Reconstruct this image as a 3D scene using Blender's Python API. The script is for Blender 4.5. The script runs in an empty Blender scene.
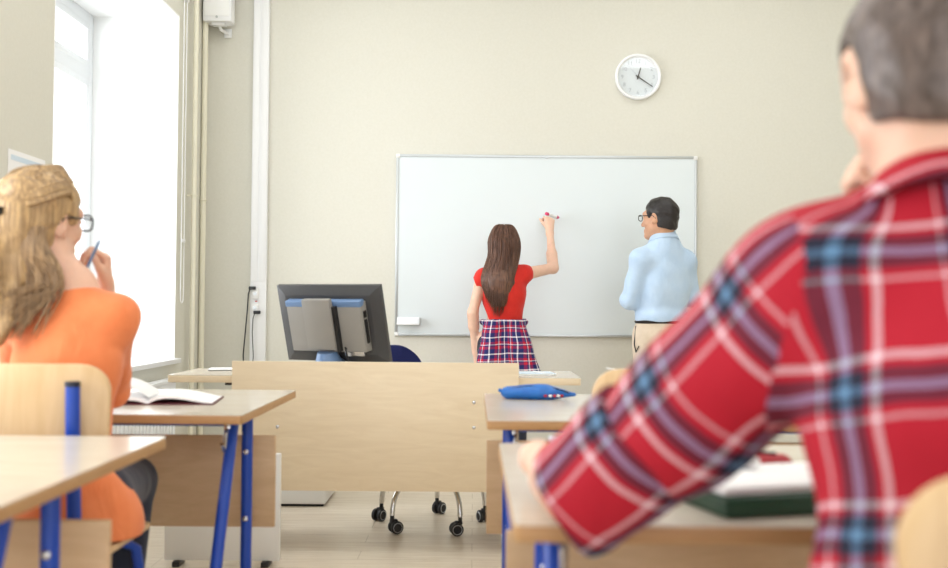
import bpy, bmesh, math, random
import numpy as np
from mathutils import Vector, Matrix
V = Vector
random.seed(7)
rng = np.random.default_rng(7)
SC = bpy.context.scene
COL = SC.collection
PI = math.pi
FPX = 1060.0
EYE = V((0, 0, 1.06))
PITCH = math.atan(24 / FPX)
ROLL = 0.008

# ------------------------------------------------------------------ camera
cam_data = bpy.data.cameras.new('camera')
cam = bpy.data.objects.new('camera', cam_data)
COL.objects.link(cam)
CAM_R = Matrix.Rotation(PI / 2 + PITCH, 3, 'X') @ Matrix.Rotation(ROLL, 3, 'Z')
cam.matrix_world = Matrix.Translation(EYE) @ CAM_R.to_4x4()
cam_data.sensor_width = 36
cam_data.lens = FPX * 36 / 948
cam_data.clip_start = 0.02
cam_data.dof.use_dof = True
cam_data.dof.focus_distance = 6.3
cam_data.dof.aperture_fstop = 2.5
SC.camera = cam


def at(px, py, d):
    """The place in the room that stands at depth d and shows at this spot of the photograph."""
    r = CAM_R @ V(((px - 474) / FPX, -(py - 284) / FPX, -1))
    return EYE + r * (d / r.y)


# ------------------------------------------------------------------ materials
def lin(c):
    o = []
    for v in c[:3]:
        v /= 255
        o.append(v / 12.92 if v <= .04045 else ((v + .055) / 1.055) ** 2.4)
    return (*o, 1)


def mat(name, col, rough=.5, metal=0, spec=.5, **kw):
    m = bpy.data.materials.new(name)
    m.use_nodes = True
    b = m.node_tree.nodes['Principled BSDF']
    b.inputs['Base Color'].default_value = lin(col)
    b.inputs['Roughness'].default_value = rough
    b.inputs['Metallic'].default_value = metal
    b.inputs['Specular IOR Level'].default_value = spec
    for k, v in kw.items():
        b.inputs[k.replace('_', ' ')].default_value = v
    return m


def N(m, t, **kw):
    n = m.node_tree.nodes.new(t)
    for k, v in kw.items():
        setattr(n, k, v)
    return n


def L(m, a, b):
    m.node_tree.links.new(a, b)


def bsdf(m):
    return m.node_tree.nodes['Principled BSDF']


def ramp(m, stops, interp='LINEAR', alpha=None):
    r = N(m, 'ShaderNodeValToRGB')
    r.color_ramp.interpolation = interp
    e = r.color_ramp.elements
    while len(e) < len(stops):
        e.new(.5)
    for i, (p, c) in enumerate(stops):
        e[i].position = p
        e[i].color = (*lin(c)[:3], alpha[i] if alpha else 1)
    return r


def bump(m, height, strength=.2, dist=.01):
    b = N(m, 'ShaderNodeBump')
    b.inputs['Strength'].default_value = strength
    b.inputs['Distance'].default_value = dist
    L(m, height, b.inputs['Height'])
    L(m, b.outputs['Normal'], bsdf(m).inputs['Normal'])


def noise(m, scale=(1, 1, 1), s=5, detail=4, rough=.6, dist=0, coord='Object'):
    tc = N(m, 'ShaderNodeTexCoord')
    mp = N(m, 'ShaderNodeMapping')
    mp.inputs['Scale'].default_value = scale
    L(m, tc.outputs[coord], mp.inputs['Vector'])
    n = N(m, 'ShaderNodeTexNoise')
    n.inputs['Scale'].default_value = s
    n.inputs['Detail'].default_value = detail
    n.inputs['Roughness'].default_value = rough
    n.inputs['Distortion'].default_value = dist
    L(m, mp.outputs['Vector'], n.inputs['Vector'])
    return n


def noisy(name, c1, c2, scale=(1, 1, 1), s=5, rough=.5, bs=0, dist=0, detail=4, **kw):
    m = mat(name, c1, rough, **kw)
    n = noise(m, scale, s, detail, .6, dist)
    r = ramp(m, [(.3, c1), (.7, c2)])
    L(m, n.outputs['Fac'], r.inputs['Fac'])
    L(m, r.outputs['Color'], bsdf(m).inputs['Base Color'])
    if bs:
        bump(m, n.outputs['Fac'], bs, .01)
    return m


M = {}
M['wall'] = noisy('wall_paint', (219, 217, 206), (215, 213, 201), s=60, rough=.8, bs=.04)
M['winframe'] = mat('window_enamel', (230, 234, 238), .4)
M['reveal'] = mat('reveal_paint', (246, 247, 246), .6)
M['ceiling'] = mat('ceiling_paint', (243, 242, 238), .8)
M['birch'] = noisy('birch_panel', (238, 220, 190), (228, 208, 176), (2, 6, 14), 1.6, .42, dist=1.6, detail=7)
M['desk_top'] = noisy('desk_laminate', (222, 213, 198), (212, 201, 184), (1.5, 9, 9), 2.2, .2, dist=.8, detail=6)
M['ply_edge'] = noisy('ply_edge', (196, 154, 106), (172, 128, 82), (3, 3, 90), 3, .5)
M['desk_panel'] = noisy('desk_panel_wood', (214, 180, 140), (200, 164, 124), (2, 6, 10), 1.8, .45, dist=1.6, detail=7)
M['chair_ply'] = noisy('chair_beech', (222, 190, 146), (208, 172, 126), (14, 14, 1.2), 2.5, .38, dist=.5, detail=6)
M['blue'] = mat('blue_enamel', (22, 68, 170), .32)
M['blue_cap'] = mat('dark_cap', (22, 26, 44), .5)
M['steel'] = mat('bright_steel', (205, 205, 208), .25, 1)
M['chrome'] = mat('chrome', (222, 220, 216), .12, 1)
M['white'] = mat('white_plastic', (240, 241, 242), .4)
M['white_lam'] = mat('white_laminate', (236, 236, 234), .35)
M['alu'] = mat('brushed_aluminium', (196, 200, 202), .35, .8)
M['board'] = mat('board_enamel', (219, 227, 229), .28)
M['black'] = mat('black_plastic', (28, 28, 30), .45)
M['dark'] = noisy('monitor_shell', (70, 70, 72), (64, 64, 66), s=300, rough=.38)
M['grey'] = mat('monitor_grey', (150, 147, 142), .42)
M['bluegrey'] = mat('monitor_bluegrey', (108, 138, 180), .3)
M['screen'] = mat('screen_glass', (10, 11, 14), .1)
M['rubber'] = mat('caster_rubber', (34, 34, 36), .6)
M['caster'] = mat('caster_ring', (170, 172, 176), .35, .6)
M['navy_cloth'] = noisy('navy_fabric', (18, 30, 96), (14, 24, 80), s=400, rough=.9)
M['paper'] = mat('paper', (246, 246, 246), .7)
M['paperblue'] = mat('pale_blue_paper', (206, 222, 236), .6)
M['maroon'] = mat('maroon_cover', (92, 28, 40), .45)
M['green'] = mat('dark_green_cover', (22, 62, 40), .45)
M['redcase'] = mat('red_case', (170, 32, 44), .5)
M['case'] = noisy('blue_case', (22, 112, 196), (14, 92, 176), s=30, rough=.35)
M['pipe'] = mat('pipe_cream', (232, 228, 208), .4)
M['pink'] = mat('marker_pink', (214, 60, 110), .4)
M['hand'] = mat('clock_hand', (40, 42, 46), .5)
M['numeral'] = mat('clock_numeral', (176, 184, 192), .5)
M['face'] = mat('clock_face', (224, 232, 236), .5)


def skinmat(name, c):
    m = noisy(name, c, tuple(int(v * .95) for v in c), s=25, rough=.5)
    b = bsdf(m)
    b.inputs['Subsurface Weight'].default_value = .12
    b.inputs['Subsurface Radius'].default_value = (.012, .004, .002)
    return m


M['skin'] = skinmat('skin_fair', (232, 186, 160))
M['skin_pale'] = skinmat('skin_pale', (238, 196, 172))
M['skin_tan'] = skinmat('skin_tan', (214, 164, 132))
M['lip'] = mat('lip', (190, 104, 100), .4)
M['eyewhite'] = mat('eye_white', (236, 236, 234), .2)
M['iris'] = mat('iris', (50, 40, 34), .2)


def hairmat(name, c1, c2, sc=(60, 60, 3)):
    m = noisy(name, c1, c2, sc, 2.0, .38, bs=.35, dist=.3, detail=3)
    return m


M['hair_brown'] = hairmat('hair_long_brown', (124, 86, 66), (62, 40, 32))
M['hair_black'] = hairmat('hair_black', (36, 29, 27), (20, 16, 16), (40, 40, 40))
M['hair_ash'] = hairmat('hair_ash_brown', (122, 106, 100), (62, 50, 44), (34, 34, 14))
M['hair_dark_blond'] = hairmat('hair_dark_blond', (186, 152, 112), (112, 86, 62))
M['hair_blond'] = hairmat('hair_blond', (210, 174, 124), (128, 98, 68))


def cloth(name, c1, c2, s=14, bs=.35):
    m = noisy(name, c1, c2, s=s, rough=.85, detail=3)
    n = noise(m, (1, 1, .55), 9, 3, .55, .8)
    bump(m, n.outputs['Fac'], bs, .03)
    bsdf(m).inputs['Sheen Weight'].default_value = .15
    return m


M['orange'] = cloth('orange_jersey', (243, 142, 88), (236, 130, 76))
M['redtop'] = cloth('red_blouse', (216, 40, 26), (204, 32, 22))
M['skyshirt'] = cloth('light_blue_cotton', (194, 216, 240), (184, 209, 236))
M['chino'] = cloth('beige_chino', (222, 205, 184), (212, 194, 172))
M['jeans'] = cloth('dark_denim', (40, 46, 66), (30, 36, 54))
M['leather'] = mat('belt_leather', (26, 24, 24), .4)


def plaid(name, stops, period):
    m = mat(name, (190, 20, 50), .85)
    uv = N(m, 'ShaderNodeUVMap', uv_map='UVMap')
    sp = N(m, 'ShaderNodeSeparateXYZ')
    nz = noise(m, (1, 1, 1), 7, 2, .5)
    vm = N(m, 'ShaderNodeVectorMath', operation='MULTIPLY_ADD')
    L(m, nz.outputs['Color'], vm.inputs[0])
    vm.inputs[1].default_value = (.02, .02, 0)
    L(m, uv.outputs['UV'], vm.inputs[2])
    L(m, vm.outputs['Vector'], sp.inputs['Vector'])
    cols = []
    for i in range(2):
        a = N(m, 'ShaderNodeMath', operation='MULTIPLY')
        a.inputs[1].default_value = 1 / period
        L(m, sp.outputs[i], a.inputs[0])
        f = N(m, 'ShaderNodeMath', operation='FRACT')
        L(m, a.outputs[0], f.inputs[0])
        r = ramp(m, [q[:2] for q in stops], 'CONSTANT', [q[2] / 4 for q in stops])
        L(m, f.outputs[0], r.inputs['Fac'])
        cols.append(r)
    mx = N(m, 'ShaderNodeMix', data_type='RGBA')
    ad = N(m, 'ShaderNodeMath', operation='ADD')
    dv = N(m, 'ShaderNodeMath', operation='DIVIDE')
    L(m, cols[0].outputs['Alpha'], ad.inputs[0])
    L(m, cols[1].outputs['Alpha'], ad.inputs[1])
    L(m, cols[1].outputs['Alpha'], dv.inputs[0])
    L(m, ad.outputs[0], dv.inputs[1])
    L(m, dv.outputs[0], mx.inputs[0])
    L(m, cols[0].outputs['Color'], mx.inputs[6])
    L(m, cols[1].outputs['Color'], mx.inputs[7])
    L(m, mx.outputs[2], bsdf(m).inputs['Base Color'])
    n = noise(m, (1, 1, .6), 10, 3, .55, .8)
    bump(m, n.outputs['Fac'], .3, .03)
    return m


RED, WHT, NVY, LBL = (176, 8, 38), (236, 214, 224), (24, 24, 48), (100, 142, 182)
M['plaid'] = plaid('red_plaid_flannel', [(0, RED, 1), (.30, WHT, .5), (.335, RED, 1), (.40, NVY, 2.2), (.50, LBL, 1.3), (.56, NVY, 2.2),
                                         (.66, RED, 1), (.71, WHT, .95), (.76, RED, 1)], .155)
M['plaid_small'] = plaid('navy_red_plaid', [(0, (196, 24, 52), 1), (.16, (30, 36, 100), 2), (.42, (246, 242, 246), 2), (.50, (30, 36, 100), 1.5),
                                            (.74, (196, 24, 52), 1), (.88, (240, 232, 240), 1.5), (.93, (30, 36, 100), 1.5)], .1)

fl = mat('floor_laminate', (214, 196, 166), .3)
tc = N(fl, 'ShaderNodeTexCoord')
br = N(fl, 'ShaderNodeTexBrick')
br.offset = .37
br.inputs['Scale'].default_value = 1
br.inputs['Brick Width'].default_value = 1.3
br.inputs['Row Height'].default_value = .16
br.inputs['Mortar Size'].default_value = .0012
br.inputs['Color1'].default_value = lin((238, 227, 209))
br.inputs['Color2'].default_value = lin((231, 218, 198))
br.inputs['Mortar'].default_value = lin((180, 162, 134))
L(fl, tc.outputs['Object'], br.inputs['Vector'])
fn = noise(fl, (1.2, 16, 1), 3, 6, .65, .5)
fr = ramp(fl, [(.3, (255, 255, 255)), (.75, (222, 214, 204))])
L(fl, fn.outputs['Fac'], fr.inputs['Fac'])
fm = N(fl, 'ShaderNodeMix', data_type='RGBA', blend_type='MULTIPLY')
fm.inputs[0].default_value = 1
L(fl, br.outputs['Color'], fm.inputs[6])
L(fl, fr.outputs['Color'], fm.inputs[7])
L(fl, fm.outputs[2], bsdf(fl).inputs['Base Color'])
M['floor'] = fl

gl = bpy.data.materials.new('clear_glass')
gl.use_nodes = True
gl.node_tree.nodes.clear()
o_ = N(gl, 'ShaderNodeOutputMaterial')
tr_ = N(gl, 'ShaderNodeBsdfTransparent')
gs_ = N(gl, 'ShaderNodeBsdfGlossy')
gs_.inputs['Roughness'].default_value = .02
mx_ = N(gl, 'ShaderNodeMixShader')
mx_.inputs[0].default_value = .06
L(gl, tr_.outputs[0], mx_.inputs[1])
L(gl, gs_.outputs[0], mx_.inputs[2])
L(gl, mx_.outputs[0], o_.inputs[0])
M['glass'] = gl


# ------------------------------------------------------------------ object helpers
def link(name, me, m, parent=None):
    o = bpy.data.objects.new(name, me)
    COL.objects.link(o)
    for x in (m if isinstance(m, (list, tuple)) else [m]):
        me.materials.append(x)
    if parent:
        o.parent = parent
    return o


def tag(o, label, cat, group=None):
    o['label'] = label
    o['category'] = cat
    if group:
        o['group'] = group
    return o


def thing(name, label, cat, loc=(0, 0, 0), rz=0, group=None):
    o = bpy.data.objects.new(name, None)
    o.empty_display_size = .1
    COL.objects.link(o)
    o.location = loc
    o.rotation_euler = (0, 0, rz)
    return tag(o, label, cat, group)


def dup(root, loc, rz=0, label=None):
    r = root.copy()
    COL.objects.link(r)
    r.location = loc
    r.rotation_euler = (0, 0, rz)
    if label:
        r['label'] = label
    for ch in list(root.children):
        c = ch.copy()
        COL.objects.link(c)
        c.parent = r
        for g in ch.children:
            e = g.copy()
            COL.objects.link(e)
            e.parent = c
    return r


class MB:
    def __init__(self):
        self.bm = bmesh.new()

    def _put(self, src, mtx):
        me = bpy.data.meshes.new('tmp')
        src.to_mesh(me)
        src.free()
        me.transform(mtx)
        self.bm.from_mesh(me)
        bpy.data.meshes.remove(me)
        return self

    def box(self, c, size, rot=None, bev=0, seg=2):
        b = bmesh.new()
        bmesh.ops.create_cube(b, size=1)
        for v in b.verts:
            v.co = V((v.co.x * size[0], v.co.y * size[1], v.co.z * size[2]))
        if bev:
            bmesh.ops.bevel(b, geom=b.edges[:], offset=bev, segments=seg, profile=.5, affect='EDGES')
        mt = Matrix.Translation(V(c))
        if rot is not None:
            mt = mt @ rot.to_4x4()
        return self._put(b, mt)

    def tube(self, pts, r, n=10, closed=False, cap=True):
        pts = [V(p) for p in pts]
        k = len(pts)
        rs = list(r) if isinstance(r, (list, tuple)) else [r] * k
        tang = []
        for i in range(k):
            if closed:
                t = pts[(i + 1) % k] - pts[i - 1]
            else:
                t = pts[min(i + 1, k - 1)] - pts[max(i - 1, 0)]
            tang.append(t.normalized() if t.length > 1e-9 else V((0, 0, 1)))
        up = V((0, 0, 1)) if abs(tang[0].z) < .9 else V((1, 0, 0))
        u = tang[0].cross(up).normalized()
        rings = []
        for i in range(k):
            t = tang[i]
            u = (u - t * u.dot(t))
            u = u.normalized() if u.length > 1e-6 else t.orthogonal().normalized()
            w = t.cross(u)
            rings.append([self.bm.verts.new(pts[i] + (u * math.cos(2 * PI * j / n) + w * math.sin(2 * PI * j / n)) * rs[i])
                          for j in range(n)])
        for i in range(k if closed else k - 1):
            a, b = rings[i], rings[(i + 1) % k]
            for j in range(n):
                self.bm.faces.new((a[j], a[(j + 1) % n], b[(j + 1) % n], b[j]))
        if cap and not closed:
            self.bm.faces.new(rings[0][::-1])
            self.bm.faces.new(rings[-1])
        return self

    def cyl(self, a, b, r, n=20):
        return self.tube([a, b], r, n)

    def lathe(self, prof, n=40, mtx=Matrix.Identity(4)):
        b = bmesh.new()
        rings = []
        for r, z in prof:
            if r < 1e-6:
                rings.append([b.verts.new((0, 0, z))])
            else:
                rings.append([b.verts.new((r * math.cos(2 * PI * j / n), r * math.sin(2 * PI * j / n), z)) for j in range(n)])
        for p, q in zip(rings, rings[1:]):
            for j in range(n):
                vs = [p[j % len(p)], p[(j + 1) % len(p)], q[(j + 1) % len(q)], q[j % len(q)]]
                vs = list(dict.fromkeys(vs))
                if len(vs) > 2:
                    b.faces.new(vs)
        bmesh.ops.recalc_face_normals(b, faces=b.faces[:])
        return self._put(b, mtx)

    def prism(self, poly, h0, h1, mtx=Matrix.Identity(4), bev=0):
        b = bmesh.new()
        lo = [b.verts.new((x, y, h0)) for x, y in poly]
        hi = [b.verts.new((x, y, h1)) for x, y in poly]
        n = len(poly)
        b.faces.new(lo[::-1])
        b.faces.new(hi)
        for i in range(n):
            b.faces.new((lo[i], lo[(i + 1) % n], hi[(i + 1) % n], hi[i]))
        bmesh.ops.recalc_face_normals(b, faces=b.faces[:])
        if bev:
            bmesh.ops.bevel(b, geom=b.edges[:], offset=bev, segments=2, profile=.5, affect='EDGES')
        return self._put(b, mtx)

    def ball(self, c, r, rot=None):
        b = bmesh.new()
        bmesh.ops.create_uvsphere(b, u_segments=20, v_segments=12, radius=1)
        rr = r if isinstance(r, (tuple, list)) else (r, r, r)
        mt = Matrix.Translation(V(c))
        if rot is not None:
            mt = mt @ rot.to_4x4()
        return self._put(b, mt @ Matrix.Diagonal((*rr, 1)))

    def plate(self, w, h, th, rad, bend=0, mtx=Matrix.Identity(4), nx=26):
        """A rounded board standing in x-z, curved about z, its edge softened."""
        b = bmesh.new()
        xs = [-w / 2 * math.cos(PI * i / nx) for i in range(nx + 1)]
        ms = [-1, -.96, -.6, 0, .6, .96, 1]
        grid = []
        for side in (-1, 1):
            g = []
            for x in xs:
                e = max(0, abs(x) - (w / 2 - rad))
                hz = h / 2 - rad + math.sqrt(max(0, rad * rad - e * e))
                edge = abs(x) > w / 2 * .9995
                g.append([b.verts.new((x, bend * x * x + side * th / 2 * (.55 if (abs(s) == 1 or edge) else 1), s * hz)) for s in ms])
            grid.append(g)
        F, B = grid
        for i in range(nx):
            for j in range(len(ms) - 1):
                b.faces.new((F[i][j], F[i + 1][j], F[i + 1][j + 1], F[i][j + 1]))
                b.faces.new((B[i][j], B[i][j + 1], B[i + 1][j + 1], B[i + 1][j]))
            for j in (0, len(ms) - 1):
                b.faces.new((F[i][j], B[i][j], B[i + 1][j], F[i + 1][j]))
        for i in (0, nx):
            for j in range(len(ms) - 1):
                b.faces.new((F[i][j], F[i][j + 1], B[i][j + 1], B[i][j]))
        bmesh.ops.recalc_face_normals(b, faces=b.faces[:])
        return self._put(b, mtx)

    def build(self, name, m, parent=None, angle=35, label=None):
        me = bpy.data.meshes.new(name)
        self.bm.to_mesh(me)
        self.bm.free()
        me.shade_smooth()
        me.set_sharp_from_angle(angle=math.radians(angle))
        o = link(name, me, m, parent)
        if label:
            o['label'] = label
        return o


def struct(name, mb, m, parent=None):
    o = mb.build(name, m, parent)
    if parent is None:
        o['kind'] = 'structure'
    return o


# ------------------------------------------------------------------ smooth solid modelling for bodies and clothes
def nv(a):
    return np.array(tuple(a), dtype=np.float32)


class SDF:
    def __init__(self):
        self.ops = []

    def rc(self, a, b, ra, rb=None, k=.03, flat=None, sub=False):
        rb = ra if rb is None else rb
        self.ops.append(('rc', nv(a), nv(b), ra, rb, flat, k, sub))
        return self

    def el(self, c, r, rot=None, k=.03, sub=False):
        R = np.eye(3, dtype=np.float32) if rot is None else np.array(rot, dtype=np.float32)
        self.ops.append(('el', nv(c), nv(r), R, k, sub))
        return self

    def cut(self, p, n):
        self.ops.append(('cut', nv(p), nv(V(n).normalized())))
        return self

    def notch(self, y0, z0):
        self.ops.append(('notch', y0, z0))
        return self

    def chain(self, pts, rs, k=.02):
        for i in range(len(pts) - 1):
            self.rc(pts[i], pts[i + 1], rs[i], rs[i + 1], k)
        return self

    def mesh(self, name, vox, wr=0, wf=22, seed=0):
        lo = np.full(3, 1e9)
        hi = -lo
        for o in self.ops:
            if o[0] == 'rc' and not o[7]:
                for p, r in ((o[1], o[3]), (o[2], o[4])):
                    lo = np.minimum(lo, p - r)
                    hi = np.maximum(hi, p + r)
            elif o[0] == 'el' and not o[5]:
                e = np.sqrt(((o[3] * o[2]) ** 2).sum(1))
                lo = np.minimum(lo, o[1] - e)
                hi = np.maximum(hi, o[1] + e)
        lo -= vox * 4 + .012
        hi += vox * 4 + .012
        n = np.ceil((hi - lo) / vox).astype(int) + 1
        ax = [(lo[i] + vox * np.arange(n[i])).astype(np.float32) for i in range(3)]
        F = np.full(n, .2, dtype=np.float32)

        def sub_(l, h):
            s = []
            for i in range(3):
                a = max(0, int((l[i] - lo[i]) / vox) - 1)
                b = min(n[i], int((h[i] - lo[i]) / vox) + 3)
                s.append(slice(a, max(a, b)))
            return tuple(s), ax[0][s[0]][:, None, None], ax[1][s[1]][None, :, None], ax[2][s[2]][None, None, :]

        for o in self.ops:
            if o[0] == 'notch':
                F = np.maximum(F, -np.maximum(o[1] - ax[1][None, :, None], ax[2][None, None, :] - o[2]))
                continue
            if o[0] == 'cut':
                d = (ax[0][:, None, None] - o[1][0]) * o[2][0] + (ax[1][None, :, None] - o[1][1]) * o[2][1] + \
                    (ax[2][None, None, :] - o[1][2]) * o[2][2]
                F = np.maximum(F, d)
                continue
            if o[0] == 'rc':
                _, a, b, ra, rb, flat, k, sub = o
                mr = max(ra, rb) + k + 3 * vox
                s, X, Y, Z = sub_(np.minimum(a, b) - mr, np.maximum(a, b) + mr)
                ab = b - a
                l2 = max(float(ab @ ab), 1e-9)
                px, py, pz = X - a[0], Y - a[1], Z - a[2]
                t = np.clip((px * ab[0] + py * ab[1] + pz * ab[2]) / l2, 0, 1)
                qx, qy, qz = px - t * ab[0], py - t * ab[1], pz - t * ab[2]
                if flat:
                    w, f = nv(flat[0]), flat[1]
                    c = qx * w[0] + qy * w[1] + qz * w[2]
                    g = (1 / f - 1) * c
                    qx, qy, qz = qx + g * w[0], qy + g * w[1], qz + g * w[2]
                    d = (np.sqrt(qx * qx + qy * qy + qz * qz) - (ra + (rb - ra) * t)) * (f + 1) / 2
                else:
                    d = np.sqrt(qx * qx + qy * qy + qz * qz) - (ra + (rb - ra) * t)
            else:
                _, c, r, R, k, sub = o
                e = np.sqrt(((R * r) ** 2).sum(1)) + k + 3 * vox
                s, X, Y, Z = sub_(c - e, c + e)
                px, py, pz = X - c[0], Y - c[1], Z - c[2]
                l = [px * R[0, i] + py * R[1, i] + pz * R[2, i] for i in range(3)]
                k0 = np.sqrt(sum((l[i] / r[i]) ** 2 for i in range(3)))
                k1 = np.sqrt(sum((l[i] / r[i] ** 2) ** 2 for i in range(3)))
                d = k0 * (k0 - 1) / np.maximum(k1, 1e-6)
            A = F[s]
            if sub:
                F[s] = -self._smin(-A, d, k)
            else:
                F[s] = self._smin(A, d, k)
        if wr:
            ph = np.random.default_rng(seed).uniform(0, 6.28, 9)
            X, Y, Z = ax[0][:, None, None], ax[1][None, :, None], ax[2][None, None, :]
            F = F + wr * (np.sin(wf * X + 1.7 * wf * .5 * Z + ph[0] + 1.4 * np.sin(wf * .6 * Y + ph[3])) *
                          np.sin(wf * .8 * Z - wf * .5 * X + ph[1]) +
                          .6 * np.sin(wf * 1.9 * Y + ph[2] + np.sin(wf * Z + ph[4])) * np.sin(wf * 1.5 * Z + wf * X + ph[5]))
        return self._nets(name, F, lo, vox)

    @staticmethod
    def _smin(a, b, k):
        h = np.clip(.5 + .5 * (b - a) / k, 0, 1)
        return b * (1 - h) + a * h - k * h * (1 - h)

    @staticmethod
    def _nets(name, F, lo, vox):
        ins = F < 0
        c = np.zeros(np.array(F.shape) - 1, dtype=np.int8)
        offs = [(i, j, k) for i in (0, 1) for j in (0, 1) for k in (0, 1)]
        sl = lambda o: tuple(slice(o[i], F.shape[i] - 1 + o[i]) for i in range(3))
        for o in offs:
            c += ins[sl(o)]
        act = (c > 0) & (c < 8)
        ijk = np.argwhere(act)
        idx = np.full(act.shape, -1, dtype=np.int32)
        idx[act] = np.arange(len(ijk))
        val = {o: F[ijk[:, 0] + o[0], ijk[:, 1] + o[1], ijk[:, 2] + o[2]] for o in offs}
        acc = np.zeros((len(ijk), 3))
        cnt = np.zeros(len(ijk))
        for a in offs:
            for i in range(3):
                if a[i] == 0:
                    b = tuple(1 if j == i else a[j] for j in range(3))
                    fa, fb = val[a], val[b]
                    m = (fa < 0) != (fb < 0)
                    t = fa[m] / (fa[m] - fb[m])
                    p = np.tile(np.array(a, float), (m.sum(), 1))
                    p[:, i] += t
                    acc[m] += p
                    cnt[m] += 1
        co = (ijk + acc / cnt[:, None]) * vox + lo
        quads = []
        for i in range(3):
            j, k = (i + 1) % 3, (i + 2) % 3
            s0 = [slice(None)] * 3
            s1 = [slice(None)] * 3
            s0[i] = slice(0, -1)
            s1[i] = slice(1, None)
            e = np.argwhere(ins[tuple(s0)] != ins[tuple(s1)])
            e = e[(e[:, j] > 0) & (e[:, k] > 0) & (e[:, j] < act.shape[j]) & (e[:, k] < act.shape[k])]
            dj = np.eye(3, dtype=int)[j]
            dk = np.eye(3, dtype=int)[k]
            q = np.stack([idx[tuple((e - dj - dk).T)], idx[tuple((e - dk).T)], idx[tuple(e.T)], idx[tuple((e - dj).T)]], 1)
            fl_ = ~ins[tuple(e.T)]
            q[fl_] = q[fl_][:, ::-1]
            quads.append(q)
        q = np.concatenate(quads).astype(np.int32)
        me = bpy.data.meshes.new(name)
        me.vertices.add(len(co))
        me.vertices.foreach_set('co', co.astype(np.float32).ravel())
        me.loops.add(q.size)
        me.loops.foreach_set('vertex_index', q.ravel())
        me.polygons.add(len(q))
        me.polygons.foreach_set('loop_start', np.arange(0, q.size, 4, dtype=np.int32))
        me.polygons.foreach_set('loop_total', np.full(len(q), 4, dtype=np.int32))
        me.update(calc_edges=True)
        me.validate()
        me.shade_smooth()
        return me, co, q


def solid(name, S, vox, m, parent, zones=(), segs=None, wr=0, wf=22, seed=0, label=None):
    """Mesh a smooth solid given in room coordinates and hang it under its thing."""
    me, co, q = S.mesh(name, vox, wr, wf, seed)
    o = link(name, me, m, parent)
    if zones:
        fc = co[q].mean(1)
        mi = np.zeros(len(q), dtype=np.int32)
        for c, r, i in zones:
            mi[((fc - nv(c)) ** 2).sum(1) < r * r] = i
        me.polygons.foreach_set('material_index', mi)
    if segs:
        uv_plaid(me, co, q, segs)
    loc = parent.location
    me.transform(Matrix.Translation(-loc))
    if label:
        o['label'] = label
    return o


def uv_plaid(me, co, q, segs):
    fc = co[q].mean(1)
    best = np.full(len(q), 1e9)
    U = np.zeros((len(q), 4, 2))
    for a, b, r, ref, u0, v0 in segs:
        a, b, ref = nv(a).astype(float), nv(b).astype(float), nv(ref).astype(float)
        ab = b - a
        ln = np.linalg.norm(ab)
        d = ab / ln
        x = ref - d * (ref @ d)
        x /= np.linalg.norm(x)
        y = np.cross(d, x)
        t = np.clip((fc - a) @ d / ln, 0, 1)
        dist = np.linalg.norm(fc - (a + t[:, None] * ab), axis=1) / r
        m = dist < best
        best[m] = dist[m]
        p = co[q[m]] - a
        ang = np.arctan2(p @ y, p @ x)
        c0 = np.arctan2((fc[m] - a) @ y, (fc[m] - a) @ x)[:, None]
        ang = c0 + (ang - c0 + PI) % (2 * PI) - PI
        U[m, :, 0] = ang * r + u0
        U[m, :, 1] = p @ d + v0
    uv = me.uv_layers.new(name='UVMap')
    uv.data.foreach_set('uv', U.astype(np.float32).ravel())


def rot(yaw=0, pitch=0, roll=0):
    """x right, y forward, z up; yaw turns to the left, pitch lifts the face, roll tips to the right."""
    return Matrix.Rotation(yaw, 3, 'Z') @ Matrix.Rotation(pitch, 3, 'X') @ Matrix.Rotation(roll, 3, 'Y')


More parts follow.
